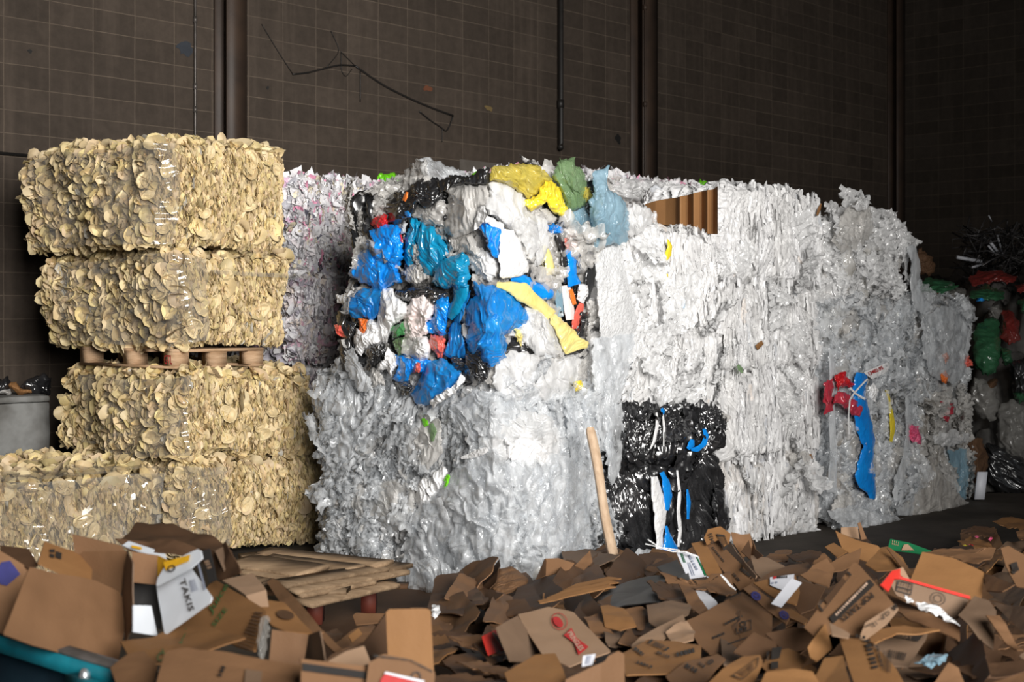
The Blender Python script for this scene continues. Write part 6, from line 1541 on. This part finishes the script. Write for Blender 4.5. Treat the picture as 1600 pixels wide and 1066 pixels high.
_, q = box('tan box with red edges, grid stamp and round stamp, front right', [
    ('front_panel', [(1390,910),(1396,903),(1440,914),(1515,936),(1500,962),(1496,968),(1440,950),(1400,930)], dict(mat='cbg', y=5.45, k=.12, t=.0, cr=.002)),
    ('top_flap', [(1441,863),(1490,872),(1537,895),(1534,935),(1515,936),(1422,907)], dict(mat='cbo', y=5.75, k=.25, t=0, at=(1480,920), cr=.004)),
    ('red_side', [(1376,914),(1394,892),(1411,888),(1420,906),(1396,904),(1388,925)], dict(mat='redboard', y=5.45, k=.2, t=-.4, cr=.002)),
    ('side_flap', [(1537,896),(1546,898),(1584,912),(1564,922),(1540,922)], dict(mat='cb', y=5.6, k=.4, t=.3, cr=.006)),
    ('pale_flap', [(1398,890),(1411,886),(1421,904),(1414,904)], dict(mat='cbp', y=5.5, k=.2, at=(1410,925))),
])
px_shape([(1394,903),(1400,901),(1515,933),(1515,938)], q[0][1], IK, 'redboard', q[0][0], 'red_edge')
for row in (0, 1): bars(quad_in([(1403,910),(1424,915),(1421,930),(1400,924)], 0, 1, .05 + row * .5, .42 + row * .5), q[0][1], IK, 'ink', q[0][0], 5, .3)
frame_print([(1402,908),(1426,914),(1423,932),(1399,925)], q[0][1], IK, 'ink', q[0][0], .05); px_shape([(1400,917),(1424,923),(1424,924.5),(1400,918.5)], q[0][1], IK, 'ink', q[0][0])
disc_print(1465, 937, 12, 10, 15, q[0][1], IK, 'ink', q[0][0], .08); disc_print(1465, 937, 7, 6, 15, q[0][1], IK, 'ink', q[0][0], .15)
bag('crumpled white paper wrapper before the red edged box', 'whitebag', [(1430,940),(1450,944),(1472,952),(1490,966),(1500,980),(1478,966),(1450,956),(1434,950)], .02, D=plane(1460, 965, 5.2, .4), off=.05, name='paper_wrapper', cat='paper', jag=3)
bag('small white paper scrap at the left of the red edged box', 'whitebag', [(1412,930),(1420,934),(1428,942),(1416,942)], .01, D=plane(1420, 940, 5.2, .4), off=.05, name='paper_scrap', cat='paper', jag=2, rings=10, ang=40)
box('greyish brown box tipped over at the far right, with dark torn edge', [
    ('front_panel', [(1497,962),(1523,929),(1546,938),(1557,955),(1552,1015),(1530,1000)], dict(mat='cbg', y=5.1, k=.3, t=.0, cr=.008)),
    ('side_panel', [(1548,940),(1606,948),(1606,996),(1575,966)], dict(mat='cbg', y=5.15, k=.3, t=.3, cr=.008)),
    ('torn_flap', [(1540,966),(1562,960),(1576,980),(1600,1010),(1590,1016),(1556,984)], dict(mat='cb', y=4.95, k=.4, cr=.016)),
])
o, D_ = sheet('brown box end with torn black print at the right edge, upper corner', [(1564,856),(1576,852),(1610,872),(1610,920),(1588,916),(1572,884)], mat='cb', y=5.9, k=.2, cr=.004)
px_shape([(1578,884),(1588,880),(1592,894),(1582,896)], D_, IK, 'ink', o); txt('E', (1584,900), (1592,890), 6, (o, D_), bold=.03)
sheet('long brown flap with a torn right end above the red edged box', [(1440,862),(1500,857),(1556,857),(1548,872),(1528,881),(1470,868)], mat='cb', y=6.6, k=.5, cr=.008, jag=1)
o, D_ = sheet('green printed carton strip lying at the right behind the curved box', [(1387,858),(1391,842),(1420,848),(1456,862),(1440,866)], mat='greenboard', y=7.4, k=.15, cr=.003)
for row in (0, 1): bars(quad_in([(1394,846),(1406,849),(1405,857),(1393,854)], 0, 1, row * .5, row * .5 + .35), D_, IK, 'cbp', o, 4, .4)
px_shape([(1412,853),(1418,852),(1428,862),(1408,862)], D_, IK, 'cbp', o)
_, q = box('large brown box with a curved side wall, right of the lowest white bale', [
    ('front_panel', [(1305,828),(1312,832),(1344,845),(1372,852),(1380,862),(1366,881),(1340,872),(1316,856)], dict(mat='cbo', y=7.0, k=.15, cr=.006, bend=.05)),
    ('inner_panel', [(1314,825),(1340,824),(1343,842),(1330,840),(1314,834)], dict(mat='cbp', y=7.25, k=.1, at=(1330,850), cr=.004)),
    ('flap', [(1340,818),(1344,816),(1354,842),(1346,844)], dict(mat='cb', y=7.15, k=.1, at=(1345,850))),
    ('side_flap', [(1289,856),(1303,849),(1324,862),(1308,871)], dict(mat='cbo', y=6.9, k=.5, cr=.004)),
])
sheet('wide brown flap slanting up below the curved box', [(1296,880),(1320,868),(1346,857),(1342,880),(1318,890),(1302,893)], mat='cb', y=6.5, k=.3, cr=.004)
sheet('brown sheet sweeping down from the curved box to the red edged box', [(1352,884),(1376,858),(1386,856),(1410,872),(1426,898),(1400,890),(1370,892)], mat='cbo', y=6.3, k=.5, cr=.008)
sheet('narrow brown strip right of the sweeping sheet', [(1386,856),(1396,862),(1424,892),(1422,900),(1412,892)], mat='cb', y=6.25, k=.4)
for lab, poly, mt, y, k in [
 ('curled tan sheet on the floor at the far right with bright candy wrappers', [(1497,846),(1515,838),(1540,846),(1556,858),(1520,857),(1504,853)], 'cbo', 8.6, .5),
 ('flat brown sheet on the floor at the right edge under the dark heap', [(1550,818),(1578,807),(1606,812),(1606,826),(1580,824)], 'cbo', 9.9, .6),
 ('torn brown sheet left of the flat sheet at the right edge', [(1500,832),(1530,822),(1556,826),(1550,838),(1520,838)], 'cbd', 9.3, .6),
 ('brown sheet at the right edge above the torn box end', [(1588,834),(1606,826),(1606,846),(1594,842)], 'cb', 8.8, .5),
 ('flat brown sheet on the dark floor below the lowest white bale', [(1196,872),(1216,858),(1238,862),(1228,878),(1204,880)], 'cb', 7.9, .7),
 ('second flat brown sheet on the dark floor left of the curved box', [(1230,868),(1280,862),(1286,868),(1268,880),(1244,878)], 'cbd', 7.6, .8),
 ('brown box corner left of the curved box', [(1270,880),(1286,866),(1302,878),(1296,892)], 'cb', 6.8, .3)]:
    sheet(lab, poly, mat=mt, y=y, k=k, cr=.014, jag=2)
for (x, y_, mt) in ((1508,853,'yellowd'),(1517,852,'red'),(1526,839,'pink'),(1548,843,'pink'),(1513,856,'red')):
    bag('bright candy wrapper on the curled tan sheet and floor at far right', mt, [(x-4,y_),(x,y_-2.5),(x+4,y_-.5),(x+1,y_+2.5)], .02, D=plane(x, 858, 8.5, .5), off=.03, rings=8, ang=30, jag=1, name='candy_wrapper', cat='wrapper', group='candy wrappers at the far right')
for lab, poly, mt, y, k in [
 ('pointed brown flap at the bottom edge, right of the slanted print carton', [(1446,1084),(1482,1036),(1498,1044),(1514,1084)], 'cb', 4.6, .3),
 ('wide brown sheet filling the lower right corner', [(1510,1084),(1556,1062),(1610,1046),(1610,1084)], 'cb', 4.5, .6),
 ('dark brown sheet above the wide corner sheet', [(1488,1044),(1540,1036),(1610,1030),(1610,1048),(1560,1058),(1520,1062)], 'cbd', 4.8, .7),
 ('dark sheet edge right of the berry carton', [(1420,1044),(1460,1036),(1520,1030),(1500,1044),(1460,1052)], 'cbd', 5.0, .7)]:
    sheet(lab, poly, mat=mt, y=y, k=k, cr=.008, at=(poly[1][0], 1060))
bag('crumpled plastic packet with blue grey print in the dark hollow', 'bluefilm', [(1428,1036),(1452,1022),(1482,1020),(1480,1034),(1462,1042),(1440,1042)], .03, D=plane(1455, 1040, 5.0, .5), off=.04)

# ---- plain scraps that fill the heap between the printed boxes, and the mass of board underneath
r = np.random.default_rng(77)
nfill = 0
FL = 'plain torn cardboard scrap buried between the larger pieces of the cardboard heap'
for i in range(230):
    px, py = r.uniform(640, 1640), r.uniform(858, 1075)
    if py < 872 + max(0, (900 - px) * .25) and px < 1160: continue
    if 1160 < px < 1320 and py < 885: continue
    if px < 700 and py < 985: continue
    Y = float(H(py)) + r.uniform(.48, .85); s = r.uniform(.08, .21) * F / Y
    a0 = r.uniform(0, 6.28); n_ = r.integers(4, 6)
    aa = a0 + np.sort(r.uniform(-.3, .3, n_) + np.arange(n_) * 6.283 / n_)
    asp = r.uniform(.35, .9)
    poly = [(px + s * r.uniform(.75, 1.15) * math.cos(b), py + s * asp * r.uniform(.75, 1.15) * math.sin(b)) for b in aa]
    mt = r.choice(['cb', 'cb', 'cbo', 'cbd', 'cbd', 'cbd', 'cbg'])  # mostly dark board, so the hollows between the boxes look shaded
    fa = r.uniform(0, 3.14)
    sheet(FL, poly, name='cardboard_scrap', group='plain scraps in the cardboard heap', mat=str(mt), y=Y, k=r.uniform(.45, 1.0), t=r.uniform(-.4, .4), at=(px, py), cr=r.uniform(.004, .016), jag=1.5,
          fold=[(px, py, px + 50 * math.cos(fa), py + 50 * math.sin(fa), r.uniform(-.18, .18))], rings=7, ang=48)
    nfill += 1
gx, gy = 170, 110
X_, Y_ = np.meshgrid(np.linspace(-1.15, 4.1, gx), np.linspace(3.6, 8.9, gy))
pyh = 840 + (1 / np.clip(Y_, 4.2, 9) - 1 / 9) / SL
zh = HC - (pyh - HY) / F * np.clip(Y_, 4.2, 9) - np.interp(Y_, [3.6, 4.8, 5.6], [.0, .15, .30])
fade = np.clip((8.5 - Y_ - np.clip(X_ - 1.2, 0, 1) * .6) / .9, 0, 1) * np.maximum(np.clip((X_ + .62 - np.clip(Y_ - 5.8, 0, .6) * .5) / .3, 0, 1), np.clip((X_ + 1.12) / .1, 0, 1) * np.clip((5.3 - Y_) / .4, 0, 1))
q = np.stack([X_, Y_, 0 * X_], -1)
zh = (zh + .10 * crumple(q, 5, 2.4, 3) + .04 * fbm(q * 5, 6, 2)) * fade
o = mk('cardboard_debris', np.stack([X_, Y_, np.maximum(zh, .004)], -1).reshape(-1, 3), gridq(gx, gy), M['cbd'])
tag(o, 'dark mass of crushed cardboard under the loose boxes of the heap', 'cardboard', kind='stuff')

# ---- broken planks on a pallet between the tan bales and the clear bales
def on_z(px, py, z): Y = (HC - z) * F / (np.asarray(py, float) - HY); return P(px, py, Y)
PL = [('long dark plank at the back of the plank pile', (411,862), (602,882), .31, .085), ('thin plank second from the back of the pile', (416,872), (557,889), .30, .08),
 ('wide flat plank at the left of the pile', (372,876), (491,893), .315, .15), ('plank with a bright sawn end at the left front of the pile', (384,891), (462,903), .29, .085),
 ('plank slanting across the pile toward the clear film', (438,913), (600,886), .29, .08), ('long plank reaching furthest right toward the clear film', (452,922), (630,890), .265, .10),
 ('pale edged plank low at the front of the pile', (464,929), (583,907), .245, .06), ('lowest front plank of the pile, with weathered grey face', (470,942), (610,910), .215, .11),
 ('short plank at the upper left of the pile', (378,872), (428,867), .295, .08), ('short plank stub in the middle of the pile', (482,893), (527,896), .275, .08),
 ('short plank stub at the left rim of the pile', (394,905), (424,910), .27, .07), ('short plank end at the right tip of the pile', (592,883), (631,888), .28, .09),
 ('short plank stub near the front of the pile', (506,923), (545,922), .235, .07), ('dark plank deep in the left of the pile', (376,886), (470,908), .25, .12), ('dark plank deep in the middle of the pile', (430,900), (590,900), .23, .12)]
for i, (lab, a, b, z, wd) in enumerate(PL):
    A0, A1 = on_z(*a, z), on_z(*b, z); d = A1 - A0; L = np.linalg.norm(d); d /= L; s = np.array([-d[1], d[0], 0]); s = (s if s[1] > 0 else -s) + ZV3 * .10; wd *= 1.5
    ts = np.linspace(0, 1, 16); ring = []
    for k in ts:
        c = A0 + d * L * k
        hw = wd / 2 * (1 + .04 * math.sin(k * 13 + i * 2))
        sk_ = .02 * (1 if k in (0,) else 0)
        for (x_, z_) in ((-1, -1), (1, -1), (1, 1), (-1, 1)): ring.append(c + s * x_ * hw + d * x_ * (.015 if k == 1 else 0) + ZV3 * z_ * .011)
    n16 = 16 * 4
    tag(mk('plank', np.array(ring), np.concatenate([wrapq(4, 16), [[3, 2, 1, 0]], [[n16 - 4, n16 - 3, n16 - 2, n16 - 1]]]), M['plank'], None, False), lab, 'plank', 'planks of the broken plank pile')
pr = empty('wooden_pallet', on_z(500, 930, .02), 'dark pallet with red blocks underneath the broken planks', 'pallet')
a, b, c = on_z(478, 946, .19), on_z(590, 926, .19), on_z(400, 900, .19)
for (px, py, wd) in ((491, 944, .08), (575, 930, .08), (470, 915, .10)):
    p = on_z(px, py, .13); MB().box(p + np.array([-wd / 2, 0, -.115]), p + np.array([wd / 2, .12, .02])).build('block', M['redblock'] if py > 920 else M['cbd'], pr, False)
for k in range(3):
    p = on_z(430 + 50 * k, 915, .19); q2 = on_z(500 + 62 * k, 925 - 6 * k, .19)
    MB().box(np.minimum(p, q2) - np.array([.05, .05, .012]), np.maximum(p, q2) + np.array([.05, .05, .004])).build('deck_board', M['cbd'], pr, False)
